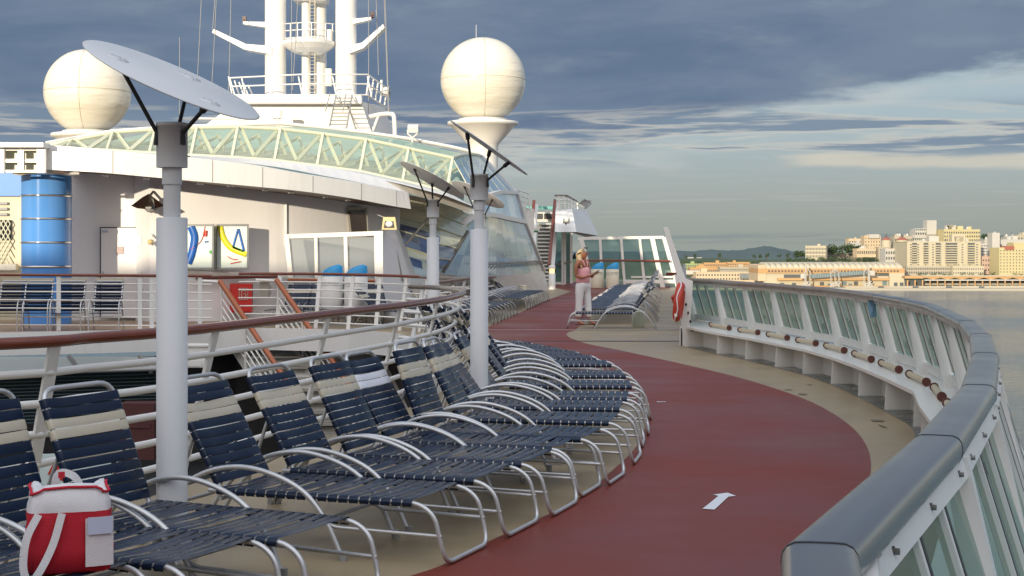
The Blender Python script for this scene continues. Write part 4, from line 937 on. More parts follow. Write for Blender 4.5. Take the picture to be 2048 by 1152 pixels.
for u in range(0,7): MB().tube([S(u/6,0),S(u/6,1)],.02,5).build('glazing_bar','greenframe',gd)
MB().tube([r0[-1],r1[-1],r2[-1],r3[-1]],.08,6).build('edge_beam','white',gd)
m=MB(); m.grid([spline(r3,4),spline([P(860,615,42.5),P(950,606,46.7),P(1030,592,53),P(1097,579,61)],4)]); m.build('plinth','white',gd)
m=MB(); 
for k in range(26):
    q=S2(.25+.75*k/26,.86)+V((.1,-.35,.0)); m.tube([q,q+V((.12,-.0,.12))],.015,5)
m.build('bracket_row','bolt',gd)
MB().tube([S2(u/10,.82)+V((.1,-.4,.08)) for u in range(3,11)],.035,6).build('handrail','greywood',gd)
# top rail behind the dome
tr_=thing('upper_deck_rail','small white rail on the upper deck at the dome edge','railing',P(1045,400,58))
for y in(386,396,406,416): MB().tube([P(1028,y-8,57),P(1058,y+2,60)],.025,5).build('rail_tube','white',tr_)
for x in(1030,1040,1050,1058): MB().tube([P(x,385+(x-1030)*.25,58),P(x+1,438,58)],.03,5).build('post','white',tr_)
MB().box(*pr(1040,418,1068,470,60,.2)).build('plating','white',tr_)
# ================================================================ radomes, mast
def radome(cx_,cy_,rpx,D,lab,legs,legr):
    t=thing('radome',lab,'radome',P(cx_,cy_+rpx*1.9,D)); c_=P(cx_,cy_,D); r=rpx*D/F
    MB().sphere(c_,r,56,32).build('dome_shell','radome',t)
    pr_=r+.006
    MB().tube([c_+V((pr_*math.cos(a),pr_*math.sin(a),0)) for a in[2*math.pi*k/64 for k in range(64)]],.007,4,closed=True).tube([c_+V((pr_*math.sin(a)*.08,-pr_*math.sin(a)*.997,pr_*math.cos(a))) for a in[math.pi*k/40 for k in range(41)]],.007,4).build('shell_seam','seam',t)
    k=D/F
    MB().lathe([(45*k,-86*k),(48*k,-84*k),(50*k,-81*k),(49*k,-78*k),(44*k,-77*k)],c_,32).build('mounting_ring','pole',t)
    MB().lathe([(a*k,b_*k) for a,b_ in[(legr,-legs),(legr,-135),(32,-128),(64,-92),(71,-90),(71,-84),(60,-83)]],c_,36).build('pedestal','white_clean',t)
    return t,c_
t,c_=radome(966,160,85,60,'big cream radome in front of the clouds right of the mast',190,30); MB().tube([c_+V((-.28,.3,1.6)),c_+V((-.28,.3,2.25))],.012,5).build('lightning_rod','pole',t)
radome(175,184,85,58,'cream radome at the left partly behind the tilted disc',110,44)
mh=thing('mast_house','white trapezoid mast house with sloping right side on the solarium roof','deckhouse',P(600,230,58))
m=MB(); D=56
a=[P(400,258,D),P(470,207,D),P(722,203,D),P(742,262,D)]; b_=[p+V((.0,6,0)) for p in a]; b_[2]=P(768,213,D+6);b_[3]=P(790,275,D+6)
m.add(a+b_,[(0,1,2,3),(7,6,5,4),(1,5,6,2),(2,6,7,3),(0,4,5,1)]); m.build('house_block','white_clean',mh)
MB().box(*pr(462,193,724,208,55.7,.5)).build('deck_edge','white_clean',mh)
def smalltube(nm,pts,r=.025,mm='white_clean',par=None): return MB().tube(pts,r,6).build(nm,mm,par)
mr2=thing('mast_deck_rail','white pipe rail around the mast deck above the mast house','railing',P(600,190,55))
D=55.5
for (yl,yr) in((156,149),(173,168),(190,190)): smalltube('rail_tube',[P(457 if yl<160 else 464,yl,D),P(600,yr,D),P(735,yr,D),P(780,yr+32,D+5)],.03,par=mr2)
for x in(457,483,535,597,665,700,735): smalltube('post',[P(x,153,D),P(x+8,193,D)],.03,par=mr2)
for k in range(5): smalltube('post',[P(738+k*9,152+k*7,D+k),P(733+k*9,190+k*5,D+k)],.035,par=mr2); smalltube('post',[P(460+k*9,158+k*3,D+.5),P(470+k*9,192,D+.5)],.03,par=mr2)
mast=thing('mast','white twin column ship mast with crosstree platform and ladder, rising out of the picture','mast',P(620,190,58))
D=58
for x in(551,692):
    r=21*D/F; q=P(x,205,D); MB().lathe([(r,0),(r,14)],V((q.x,q.y,q.z)),36).build('column','white_clean',mast)
q=P(617,205,D+1); MB().lathe([(.17,0),(.17,14)],P(612,200,D+.5),16).build('column','white_clean',mast); MB().lathe([(.26,0),(.26,14)],P(640,200,D+1.2),20).build('column','white_clean',mast)
MB().box(*pr(590,-60,655,5,D+.6,1.2)).build('upper_platform','white_clean',mast)
# crosstree platform
c_=P(618,92,D); m=MB(); m.lathe([(.001,-.34),(.55,-.3),(.85,-.16),(1.1,.02),(1.1,.14),(.001,.14)],c_,32,Matrix.Diagonal(V((.92,1.1,1))),smooth=False); m.build('platform','white_clean',mast)
for (x0,y0,x1,y1,x2,y2) in((535,99,492,91,427,62),(706,98,724,88,766,52)):
    sg=1 if x2>x0 else -1
    m=MB(); m.prism([P(x0-sg*8,y0-7,D-.5),P(x1,y1-3,D-.5),P(x2,y2-4,D-.5),P(x2+sg*3,y2+3,D-.5),P(x1+sg*3,y1+8,D-.5),P(x0-sg*8,y0+9,D-.5)],V((0,.7,0))); m.build('crosstree_arm','white_clean',mast)
for (x0,y0,x1,y1) in((535,50,486,47),(700,44,742,38)):
    m=MB(); m.prism([P(x0,y0-6,D-.3),P(x1,y1-4,D-.3),P(x1,y1+1,D-.3),P(x0,y0+5,D-.3)],V((0,.4,0))); b_=m.build('lamp_bracket','white_clean',mast); MB().box(P(x1+3,y1-9,D-.1),(.14,.14,.2)).lathe([(.05,-.2),(.09,-.1)],P(x1+3,y1-9,D-.1)+V((0,0,.06)),8).build('lamp',mat('dark_maroon_lamp',(.05,.01,.015),.4),b_)
for yy in(48,62,77,88): smalltube('platform_rail',[P(567+2*k_,yy-3*math.sin(k_/50*math.pi),D-.9*math.sin(k_/50*math.pi)) for k_ in range(0,51,5)],.022,par=mast)
for k_ in range(0,51,7): smalltube('platform_post',[P(567+2*k_,48-3*math.sin(k_/50*math.pi),D-.9*math.sin(k_/50*math.pi)),P(567+2*k_,90,D-.9*math.sin(k_/50*math.pi))],.022,par=mast)
for (x,y0,y1) in((625,-60,190),):
    lad=thing('mast_ladder','thin ladder climbing between the mast columns','ladder',P(x,190,D-.4))
    for s in(-5,5): smalltube('stile',[P(x+s,y0,D-.4),P(x+s,y1,D-.4)],.02,'cream',par=lad)
    m=MB()
    for k in range(36): m.tube([P(x-5,y0+7*k,D-.4),P(x+5,y0+7*k,D-.4)],.013,4)
    m.build('rungs','cream',lad)
m=MB().box(*pr(651,138,663,172,D-.3,.3)); tag(m.build('navigation_lamp','cream_bin'),'beige lamp housing hung beside the mast ladder just above the mast deck rail','lamp')
tag(MB().box(*pr(655,60,663,85,D-.3,.3)).build('lamp_box','cream_bin'),'beige lamp box on the crosstree platform','lamp')
# inclined ladder on the mast house front
ld=thing('inclined_ladder','grey inclined ladder with handrails against the mast house front','ladder',P(685,262,54.5))
for (a,b_) in(((672,190),(657,262)),((704,190),(692,262))): smalltube('stile',[P(*a,55.2),P(*b_,53.6)],.03,'foot',ld); smalltube('handrail',[P(a[0]-12,a[1]-4,55),P(b_[0]-6,b_[1]-40,53.6)],.02,'foot',ld)
m=MB()
for k in range(9): m.tube([P(672-1.6*k,196+7.5*k,55-.15*k),P(704-1.3*k,196+7.5*k,55-.15*k)],.02,4)
m.build('rungs','foot',ld)
bx=thing('signal_box','white box lamp on a small stand in front of the mast house','lamp',P(554,250,54.5)); MB().box(*pr(545,221,562,237,54.5,.3)).build('box','white_clean',bx); 
for x in(549,558): smalltube('stand_leg',[P(x,237,54.5),P(x,252,54.5)],.025,par=bx)
hp=thing('pipe_davit','bent white pipe davit at the right end of the mast house','davit',P(770,270,56)); smalltube('pipe',spline([P(738,234,56),P(760,229,56),P(780,228,56),P(788,234,56),P(790,275,56)],4),.09,par=hp); smalltube('strut',[P(757,232,56),P(744,266,56)],.06,par=hp)
fl2=thing('floodlight','white floodlight on a bracket on the solarium roof','floodlight',P(825,280,52)); MB().box(P(826,257,52),(.36,.3,.2),Matrix.Rotation(.4,3,'X')).build('housing','white_clean',fl2)
smalltube('yoke',[P(815,260,52),P(816,268,52),P(825,276,52),P(834,268,52),P(835,258,52)],.03,par=fl2); smalltube('post',[P(825,274,52),P(825,286,52)],.04,par=fl2)
sh=thing('spotlight','small dark faced spotlight on the mast deck rail','spotlight',P(765,180,58)); MB().lathe([(.001,-.15),(.16,-.12),(.2,.14),(.17,.14),(.001,.06)],P(772,183,58),16,Matrix.Rotation(1.5,3,'Y')).build('housing','white_clean',sh); MB().lathe([(.001,.15),(.16,.15)],P(772,183,58),16,Matrix.Rotation(1.5,3,'Y')).build('lens','dark',sh); smalltube('post',[P(763,190,58),P(763,160,58)],.05,par=sh)
# wires
for i,(x0,y0,x1,y1) in enumerate([(403,-10,394,170),(430,-10,425,60),(433,-10,424,165),(462,-10,457,186),(359,75,359,250),(583,-10,583,240),(596,-10,585,180),(737,-10,737,235),(752,-10,757,150),(770,-10,778,240),(768,-10,777,235),(752,20,755,60)]):
    lab='thin %s stay wire %s'%(['vertical grey','slightly slanting grey','taut grey','slim grey'][i%4],['left of the crosstree, outermost','ending at the left crosstree tip','running down past the left crosstree tip','just left of the mast deck rail','rising alone from the solarium roof as a whip aerial','down in front of the mast house','between the left column and platform','passing in front of the right lamp bracket','ending near the right crosstree tip','outermost on the right of the mast','close beside the outermost right one','short, above the right crosstree tip'][i])
    tag(smalltube('stay_wire',[P(x0,y0,56.5),P((x0+x1)/2+.4,(y0+y1)/2,56.5),P(x1,y1,56.5)],.013,'foot'),lab,'wire')
# roof clutter line
tag(smalltube('roof_rail_pipe',[P(390,237,52),P(470,238,52),P(520,247,52)],.04),'thin white pipe along the roof behind the tilted disc','pipe')
# ================================================================ forward end: stairs, bridge wing, windscreen
fs=thing('forward_stairs','steep stairs with dark wooden handrails up to the forward platform','stairs',P(1085,570,68))
n=17
for k in range(n):
    f_=k/(n-1); y=566-(566-448)*f_; x0=1076-3*f_+2; x1=1096+8*f_-2*f_; D=66+3.5*f_
    a=P(1074+1*f_,y,D); b_=P(1096+9*f_,y,D); MB().box((a+b_)/2,((b_-a).length,.28,.05)).build('tread','white',fs)
    MB().box((a+b_)/2+V((0,.16,-.1)),((b_-a).length,.02,.13)).build('riser','foot',fs)
for (p0,p1,w_) in(((1068,402),(1061,478),.1),((1110,400),(1098,530),.12)):
    a,b_=P(*p0,69.5),P(*p1,66.2); MB().bar(a,b_,.14,.1,up=V((0,1,0))).build('handrail','wood',fs)
    MB().bar(P(p0[0]+4,p0[1]+8,69.6),P(p1[0]+5,p1[1]+55 if p1[0]<1080 else 575,66.2),.16,.1,up=V((0,1,0))).build('stringer','white',fs)
wg=thing('bridge_platform','white overhanging platform block with sloping right side, dark beneath','deckhouse',P(1150,450,68))
fr=[P(1111,420,68),P(1144,418,68),P(1153,464,67),P(1110,464,67)]; bk_=[P(1111,420,71),P(1173,419,76),P(1196,471,74),P(1110,464,70)]
m=MB(); m.add([fr[0],fr[1],fr[2],fr[3],bk_[0],bk_[1],bk_[2],bk_[3]],[(0,1,2,3),(1,5,6,2),(0,4,5,1)]); m.build('block','white',wg)
m=MB(); m.add([fr[3],fr[2],bk_[2],P(1172,474,76),P(1138,464,71),P(1110,464,71)],[(0,1,2,3,4,5)]); m.build('underside','foot',wg)
MB().box(*pr(1070,425,1118,444,71,.1)).build('cabin_wall','white_clean',wg)
for a,b_ in((1071,1085),(1088,1104),(1111,1116)): MB().box(*pr(a,427,b_,438,70.9,.06)).build('cabin_window','dark',wg)
MB().box(*pr(1040,413,1112,418.5,71,.3)).build('cabin_roof',mat('teal_roof',(.12,.4,.37),.4),wg)
MB().box(*pr(1144,456,1110,575,73,.2)).build('back_wall','foot',wg) if 0 else None
prl=thing('platform_rail','warm lit white rail with dark handrail on top of the bridge platform','railing',P(1130,420,68))
for y in(396,403,411): smalltube('rail_tube',[P(1112,y-3,68),P(1133,y-3,68),P(1154,y+8,74)],.03,par=prl)
MB().tube([P(1109,391,68),P(1133,391.5,68),P(1154,403,74)],.05,6).build('handrail','greywood',prl)
for (x,y,D) in((1117,392,68),(1128,392,68),(1136,394,68.5),(1142,397,70),(1148,400,72),(1154,404,74)): MB().bar(P(x,y,D),P(x+2.5,y+27,D),.09,.05).build('post','white_clean',prl)
at=thing('slatted_antenna','slatted grey green antenna tilted on the platform edge','antenna',P(1168,417,74))
m=MB()
for k in range(9): 
    a=P(1157+1.5*k,408-1.0*k+.0,74); b_=P(1170+1.6*k,417-1.8*k,74); m.bar(a,b_,.03,.05)
m.build('slats','foot',at); MB().tube([P(1157,408,74),P(1169,398,74),P(1182,407,74),P(1171,417,74)],.04,5,closed=True).build('frame','foot',at)
ls=thing('loudspeaker','small grey square loudspeaker on the bridge platform front','loudspeaker',P(1132,442,66.8)); MB().box(P(1133,442,66.9),(.3,.25,.22)).build('housing','foot',ls); MB().sphere(P(1133,441,66.7),.1,14,8,(1,.5,1)).build('cone','white_clean',ls); MB().lathe([(.001,-.2),(.05,-.1)],P(1132,442,66.8),8).build('bracket','dark',ls)
ex=thing('exit_sign','small white box sign with green face over the stairs foot','sign',P(1068,460,62)); MB().box(*pr(1058,456,1079,461,62,.25)).build('lamp_box','white_clean',ex); MB().box(*pr(1058,461,1076,465,61.9,.05)).build('green_face','exit',ex); 
m=MB(); q=P(1065,463,61.85); m.sphere(q+V((0,0,.025)),.015,8,6).box(q,(.05,.01,.02)); m.build('running_figure','white_clean',ex)
# passage under the platform
pg=thing('glass_passage','glazed passage with white posts under the bridge platform','screen',P(1125,575,70))
MB().box(*pr(1107,464,1145,566,73,.1)).build('glass_pane','glass_screen',pg)
for a,b_,D in((1103,1106,70),(1123,1127,70),(1128,1132,71),(1140,1145,73)): MB().box(*pr(a,464,b_,575-(D-66)*1.2,D,.15)).build('post','white',pg)
MB().box(*pr(1131,466,1141,558,74,.3)).build('dark_panel','greypaint',pg)
MB().bar(P(1104,530,70),P(1142,524,71),.08,.06).build('handrail','greywood',pg)
MB().box(*pr(1103,564,1130,569,70,.08)).build('bottom_frame','white_clean',pg)
bo=thing('bollard_lamp','short white bollard lamp with a glowing warm lens at the stairs foot','lamp',P(1104,573,63)); q=P(1104,574,63); q.z=0
MB().lathe([(.14,0),(.14,.68),(.12,.68)],q,20).build('body','white_clean',bo); MB().lathe([(.1,.68),(.1,.86)],q,16).build('lens','lampglow',bo); MB().lathe([(.14,.86),(.14,.98),(.05,1.02)],q,20).build('top','white_clean',bo)
# windscreen
ws=thing('windscreen','tall sunlit white framed glass windscreen across the deck behind the bins','windscreen',P(1250,576,66))
WD=66; WT=[(1162,477),(1200,477),(1242,476.5),(1279,476),(1304,475),(1328,474.5)]; WBm=[(1186,577),(1205,577),(1250,577),(1290,577),(1326,577),(1357,577)]
topy=[P(x,y,WD) for x,y in WT]; boty=[P(x,y,WD) for x,y in WBm]
for i in range(6):
    MB().bar(topy[i],boty[i],.11 if i not in(0,5,4) else .2,.12,up=V((0,1,0))).build('post','white_clean',ws)
    if i<5: MB().quad(topy[i]+V((0,.04,0)),topy[i+1]+V((0,.04,0)),boty[i+1]+V((0,.04,0)),boty[i]+V((0,.04,0))).build('glass_pane','glass_screen',ws)
MB().bar(topy[0]-V((.15,0,0)),topy[-1],.12,.1,up=V((0,1,0))).build('top_beam','white_clean',ws)
MB().bar(P(1262,554,WD-.02),P(1345,554,WD-.02),.08,.1,up=V((0,1,0))).build('lower_beam','white_clean',ws); MB().bar(P(1250,563,WD-.02),P(1350,563,WD-.02),.16,.1,up=V((0,1,0))).build('lower_beam','white_clean',ws)
MB().tube([P(1164,521,WD-.3),P(1240,521,WD-.3),P(1340,522,WD-.3)],.05,6).build('handrail','wood',ws)
# little side tables
for (x,y,w_,h_,D,mm,lab) in((1045,581,17,18,50,'cream_bin','round cream side table among the far left loungers'),(1277,655,26,26,32.2,'palegreen','pale green side table tucked under the nearest right-hand lounger')):
    q=P(x,y,D); q.z=0; t=thing('side_table',lab,'side table',q); r=w_/2*D/F; hh=h_*D/F*(1.6 if x<1100 else 1.2)
    MB().lathe([(r*.9,0),(r,hh*.1),(r,hh*.92)],q,20).build('body',mm,t); MB().lathe([(r*1.06,hh*.92),(r*1.06,hh),(.001,hh)],q,20).build('top',mm,t)
# ================================================================ the woman
wm=thing('person','blond woman in pink tank top and white trousers looking down at her phone','person',(1.56,33.05,0))
wx,wy=1.56,33.05
def skinmesh(name,verts,edges,radii,mt,parent,sub=2,root=0):
    me=bpy.data.meshes.new(name); me.from_pydata([V(v) for v in verts],edges,[]); o=bpy.data.objects.new(name,me); COL.objects.link(o)
    md=o.modifiers.new('skin','SKIN'); sv=me.skin_vertices[0].data
    for i,r in enumerate(radii): 
        rr=r if isinstance(r,tuple) else (r,r); sv[i].radius=rr; sv[i].use_root=(i==root)
    md.use_smooth_shade=True; s=o.modifiers.new('sub','SUBSURF'); s.levels=sub; s.render_levels=sub
    dg=bpy.context.evaluated_depsgraph_get(); me2=bpy.data.meshes.new_from_object(o.evaluated_get(dg)); me2.name=name
    bpy.data.objects.remove(o); me2.materials.clear(); me2.materials.append(M[mt]); 
    for p in me2.polygons: p.use_smooth=True
    o=bpy.data.objects.new(name,me2); COL.objects.link(o)
    if parent: o.parent=parent; o.location=V((wx,wy,0))-V(parent['_w'])
    return o
# figure faces picture-right and a little towards us: fwd vector f, left-right vector r
fw=V((.80,-.6,0)); rt=V((.6,.8,0))   # rt = her left side (away from us)
def B_(f,r,z): return fw*f+rt*r+V((0,0,z))
bv=[B_(0,0,.92),B_(0,0,1.05),B_(.0,0,1.2),B_(-.01,0,1.34),B_(-.01,0,1.42),B_(.02,0,1.47),B_(.045,0,1.545),B_(.05,0,1.615),
 # legs right (near us, r<0)
 B_(-.02,-.09,.86),B_(-.03,-.1,.5),B_(-.06,-.1,.09),B_(.05,-.11,.035),B_(.1,-.11,.025),
 B_(.02,.1,.86),B_(.06,.11,.5),B_(.08,.13,.09),B_(.19,.14,.035),B_(.24,.14,.025),
 # right arm (near)
 B_(-.01,-.15,1.38),B_(-.04,-.21,1.3),B_(-.03,-.22,1.08),B_(.12,-.16,1.04),B_(.27,-.08,1.1),B_(.31,-.06,1.12),
 # left arm
 B_(-.01,.15,1.38),B_(-.0,.2,1.3),B_(.04,.21,1.09),B_(.17,.12,1.06),B_(.28,.03,1.13),B_(.32,.01,1.14)]
be=[(0,1),(1,2),(2,3),(3,4),(4,5),(5,6),(6,7),(0,8),(8,9),(9,10),(10,11),(11,12),(0,13),(13,14),(14,15),(15,16),(16,17),(3,18),(18,19),(19,20),(20,21),(21,22),(22,23),(3,24),(24,25),(25,26),(26,27),(27,28),(28,29)]
br=[(.13,.1),(.1,.085),(.115,.09),(.12,.085),(.06,.06),(.045,.045),(.075,.085),(.07,.08),.085,.055,.035,.035,.025,.085,.055,.035,.035,.025,.06,.05,.038,.034,.024,.022,.06,.05,.038,.034,.024,.022]
skinmesh('body',bv,be,br,'skin',wm)
W_=V((wx,wy,0))
hv=[B_(.03,0,1.672),B_(-.035,0,1.655),B_(-.08,-.02,1.52),B_(-.1,-.04,1.34),B_(-.04,-.08,1.52),B_(.0,-.11,1.4),B_(.05,-.12,1.24),B_(-.02,.07,1.5),B_(.05,.1,1.3)]
skinmesh('hair',hv,[(0,1),(1,2),(2,3),(1,4),(4,5),(5,6),(1,7),(7,8)],[.055,.088,.08,.04,.06,.05,.018,.05,.018],'hair',wm,root=1)
# face, phone hand details
def wp(name,mb,mt,par=wm):
    mb.v=[tuple(V(v)+W_) for v in mb.v]; return mb.build(name,mt,par)
fc=B_(.09,0,1.585); dn=V((0,0,-1))
wp('nose',MB().sphere(B_(.13,0,1.58),.016,10,8,(1,.8,1.3)),'skin'); 
wp('mouth',MB().sphere(B_(.118,0,1.545),.012,10,6,(1.2,1.6,.5)),mat('lips',(.35,.06,.06),.5))
for s in(-1,1): wp('eye',MB().sphere(B_(.108,s*.03,1.605),.009,8,6,(1,1.2,.6)),'dark'); wp('ear',MB().sphere(B_(.02,s*.078,1.59),.02,8,6,(.7,.5,1.3)),'skin')
sg_=MB(); 
for s in(-1,1): sg_.sphere(B_(.08,s*.035,1.695),.03,12,8,(1,1,.5))
sg_.tube([B_(.085,-.07,1.695),B_(.1,0,1.7),B_(.085,.07,1.695)],.006,6); wp('sunglasses',sg_,'dark')
tv=[B_(0,0,.88),B_(0,0,1.02),B_(.005,0,1.17),B_(.01,0,1.31)]
skinmesh('tank_top',tv,[(0,1),(1,2),(2,3)],[(.19,.165),(.158,.145),(.17,.15),(.155,.125)],'pink',wm)
for s in(-1,1): wp('shoulder_strap',MB().tube(spline([B_(.09,s*.06,1.3),B_(.06,s*.075,1.41),B_(0,s*.08,1.44),B_(-.07,s*.07,1.4),B_(-.1,s*.06,1.3)],3),.014,6),'pink')
pv=[B_(0,0,.97),B_(0,0,.88),B_(-.02,-.09,.8),B_(-.03,-.1,.5),B_(-.055,-.1,.15),B_(.02,.1,.8),B_(.06,.11,.5),B_(.075,.125,.15)]
skinmesh('trousers',pv,[(0,1),(1,2),(2,3),(3,4),(1,5),(5,6),(6,7)],[(.155,.13),(.165,.14),.11,.082,.078,.11,.082,.078],'whitecloth',wm,root=1)
# hands: palm + five curled fingers each
for s,(wf,wr_,wz) in((-1,(.31,-.06,1.12)),(1,(.32,.01,1.14))):
    hvv=[B_(wf-.01,wr_,wz),B_(wf+.045,wr_+s*.0,wz+.0)]; hee=[(0,1)]; hr=[(.022,.016),(.03,.014)]
    for k in range(4):
        o_=(k-1.5)*.016; l=[.03,.034,.032,.025][k]; b0=len(hvv)
        hvv+=[B_(wf+.06,wr_+o_*.9,wz+.002),B_(wf+.06+l,wr_+o_-s*.004,wz+.01),B_(wf+.055+l*1.2,wr_+o_-s*.012,wz+.03)]; hee+=[(1,b0),(b0,b0+1),(b0+1,b0+2)]; hr+=[.009,.008,.007]
    b0=len(hvv); hvv+=[B_(wf+.02,wr_-s*.03,wz+.015),B_(wf+.05,wr_-s*.04,wz+.03)]; hee+=[(0,b0),(b0,b0+1)]; hr+=[.01,.008]
    skinmesh('hand',hvv,hee,hr,'skin',wm,sub=1)
wp('bracelet',MB().tube([B_(.25,-.09,1.1)+V((0,.03*math.cos(a),.03*math.sin(a))) for a in[2*math.pi*k/12 for k in range(12)]],.006,6,closed=True),'chrome')
for s,(f0,r0_,f1) in((-1,(-.09,-.1,.13)),(1,(.04,.13,.27))): wp('sandal',MB().prism([B_(f0,r0_-.04,.0),B_(f1,r0_-.045,.0),B_(f1+.02,r0_,.0),B_(f1,r0_+.045,.0),B_(f0,r0_+.04,.0)],V((0,0,.016))).tube([B_(f0+.15,r0_-.045,.01),B_(f0+.15,r0_,.06),B_(f0+.15,r0_+.045,.01)],.008,5),'rust')
ph=thing('phone','dark phone held in the hands of the woman','phone',(0,0,0),local=False); ph['_w']=[0,0,0]
MB().box(B_(.375,-.03,1.165)+W_,(.16,.075,.01),Rz(-.6)@Matrix.Rotation(-.5,3,'Y')).build('case','greypaint',ph); MB().box(B_(.375,-.03,1.173)+W_,(.14,.065,.006),Rz(-.6)@Matrix.Rotation(-.5,3,'Y')).build('screen','glass_grey',ph)
# ================================================================ unseen ship block added behind the camera, sized to shade the near deck
fh=thing('added_shade_block','unseen white block added aft of the viewer to shade the near deck','deckhouse',(-10,-14,0))
MB().box((-31,-15,4.05),(90,5,8.1)).build('house_block','wall',fh)
for k in range(28): MB().box((-72+k*3,-12.47,3.2),(1.2,.06,1.0)).build('window','dark',fh)
MB().box((-31,-12.3,8.2),(91,.5,.3)).build('cornice','white',fh)
# ================================================================ shore and city
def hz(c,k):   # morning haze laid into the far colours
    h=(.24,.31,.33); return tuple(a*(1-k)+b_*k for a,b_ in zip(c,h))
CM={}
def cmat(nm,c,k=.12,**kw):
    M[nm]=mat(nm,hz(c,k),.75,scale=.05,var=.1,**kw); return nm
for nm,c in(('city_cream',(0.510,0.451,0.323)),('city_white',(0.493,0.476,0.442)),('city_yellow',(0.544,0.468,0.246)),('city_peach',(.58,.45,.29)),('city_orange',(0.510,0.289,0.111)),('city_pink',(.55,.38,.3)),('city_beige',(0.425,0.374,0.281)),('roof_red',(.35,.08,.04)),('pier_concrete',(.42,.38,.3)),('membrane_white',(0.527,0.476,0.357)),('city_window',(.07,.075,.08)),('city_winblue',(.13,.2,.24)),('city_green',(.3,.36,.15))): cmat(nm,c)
M['city_roof']=mat('city_roof',(.3,.28,.25),.8,scale=.05)
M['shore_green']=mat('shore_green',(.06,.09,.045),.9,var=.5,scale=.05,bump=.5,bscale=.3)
M['shore_far']=mat('hazed_far_shore',(.065,.1,.11),.9,var=.2,scale=.01)  # bluish haze of distance is mixed into this shore colour
M['leafA']=mat('city_leaf_dark',(.035,.06,.025),.8,var=.5,scale=.3); M['leafB']=mat('city_leaf_light',(.06,.1,.035),.8,var=.5,scale=.3)
wmesh={}
def bldg(name,label,x0,x1,yt,yb,D,c,rows=0,cols=0,wfrac=(.5,.5),wm='city_window',yaw=.12,depth=None,roofstuff=1,cat='building',zb=None,balc=0,top=.06,bot=.02,band=None):
    a=P(x0,yb,D); b_=P(x1,yt,D); w_=b_.x-a.x; zt=b_.z; z0=SEA if zb is None else zb; z0=min(a.z,zt-2) if zb is None else zb
    cx_=(a.x+b_.x)/2; dp=depth or max(12,w_*.6); 
    t=thing(name,label,cat,(cx_,D,z0),rz=0)
    t['_w']=[cx_,D,z0]; R=Rz(yaw)
    def lp(x,y,z): return V((cx_,D,z0))+R@V((x,y,z))
    hgt=zt-z0
    MB().box(lp(0,dp/2,hgt/2-1),(w_,dp,hgt+2),R).build('walls',c,t)
    if roofstuff:
        MB().box(lp(0,dp/2,hgt+.3),(w_*1.01,dp*1.01,.6),R).build('parapet',c,t)
        random.seed(int(x0*7+D)); 
        for k in range(roofstuff):
            s=random.uniform(.08,.2)*w_; MB().box(lp(random.uniform(-.35,.35)*w_,dp*.4,hgt+.6+s*.25),(s,dp*.2,s*.5+1),R).build('roof_block','city_white' if k%2 else c,t)
    if roofstuff>1:
        for k in range(roofstuff):
            xx=random.uniform(-.4,.4)*w_; MB().tube([lp(xx,dp*.3,hgt),lp(xx,dp*.3,hgt+random.uniform(3,7))],.25,4).build('roof_mast','city_window',t)
            xx=random.uniform(-.4,.4)*w_; MB().lathe([(1.6,0),(1.6,2.6),(.01,3.2)],lp(xx,dp*.35,hgt+.6),10).build('water_tank','city_white',t)
    if rows:
        y0=hgt*(1-top); y1=hgt*bot; rh=(y0-y1)/rows; cw=w_/cols
        key=(round(cw*wfrac[0],1),round(rh*wfrac[1],1),wm)
        if key not in wmesh:
            m=MB(); m.box((0,0,0),(key[0],.5,key[1])); o=m.build('window',wm); wmesh[key]=o.data; bpy.data.objects.remove(o)
        me=wmesh[key]; cnt=0
        for r_ in range(rows):
            for k in range(cols):
                if cnt>=98: break
                o=bpy.data.objects.new('window',me); COL.objects.link(o); o.parent=t; o.location=lp(-w_/2+cw*(k+.5),-.05,y1+rh*(r_+.5))-V(t['_w']); o.rotation_euler=(0,0,yaw); cnt+=1
    for (fx,fw_) in (band or []):
        for r_ in range(9):
            MB().box(lp((fx-.5)*w_,-.7,hgt*(.1+.095*r_)),(fw_*w_,1.4,.9),R).build('balcony','city_cream',t); MB().box(lp((fx-.5)*w_,-.1,hgt*(.1+.095*r_)+1.7),(fw_*w_*.92,.6,2.0),R).build('balcony_opening','city_window',t)
    return t,lp,w_,hgt,dp,R
QZ=-36.0
def land(nm,pts,z,mm): m=MB(); m.prism([V((x,y,z)) for x,y in pts],V((0,0,-6))); o=m.build(nm,mm); struct(o); return o
# quay and land
land('quay',[(P(1330,0,1500).x,1500),(P(2300,0,1500).x,1440),(1500,1470),(1500,2600),(60,2600),(100,1640)],QZ,'pier_concrete')
land('shore_land',[(20,1950),(330,1850),(1700,1800),(1700,4000),(-20,4000)],-34.5,'shore_green')
# hill under the old town
def hill(nm,cx_,cy_,rx,ry,h,z,mm,seed):
    random.seed(seed); rows=[]
    ph_=[random.uniform(0,6) for _ in range(6)]
    for i in range(13):
        f_=i/12; rows.append([V((cx_+rx*f_*math.cos(a)*(1+.12*math.sin(3*a+ph_[0])+.06*math.sin(7*a+ph_[1])),cy_+ry*f_*math.sin(a),z+h*max(0,(math.cos(f_*math.pi)+1)/2)*(1+.1*math.sin(5*a+ph_[2]+f_*4)))) for a in[2*math.pi*k/48 for k in range(49)]])
    m=MB(); m.grid(rows,True); o=m.build(nm,mm); struct(o)
hill('town_hill',P(1900,0,1950).x,1950,420,260,34,-35,'shore_green',3)
hill('fort_hill',P(1680,0,1950).x,1900,230,120,31,-35,'shore_green',4)
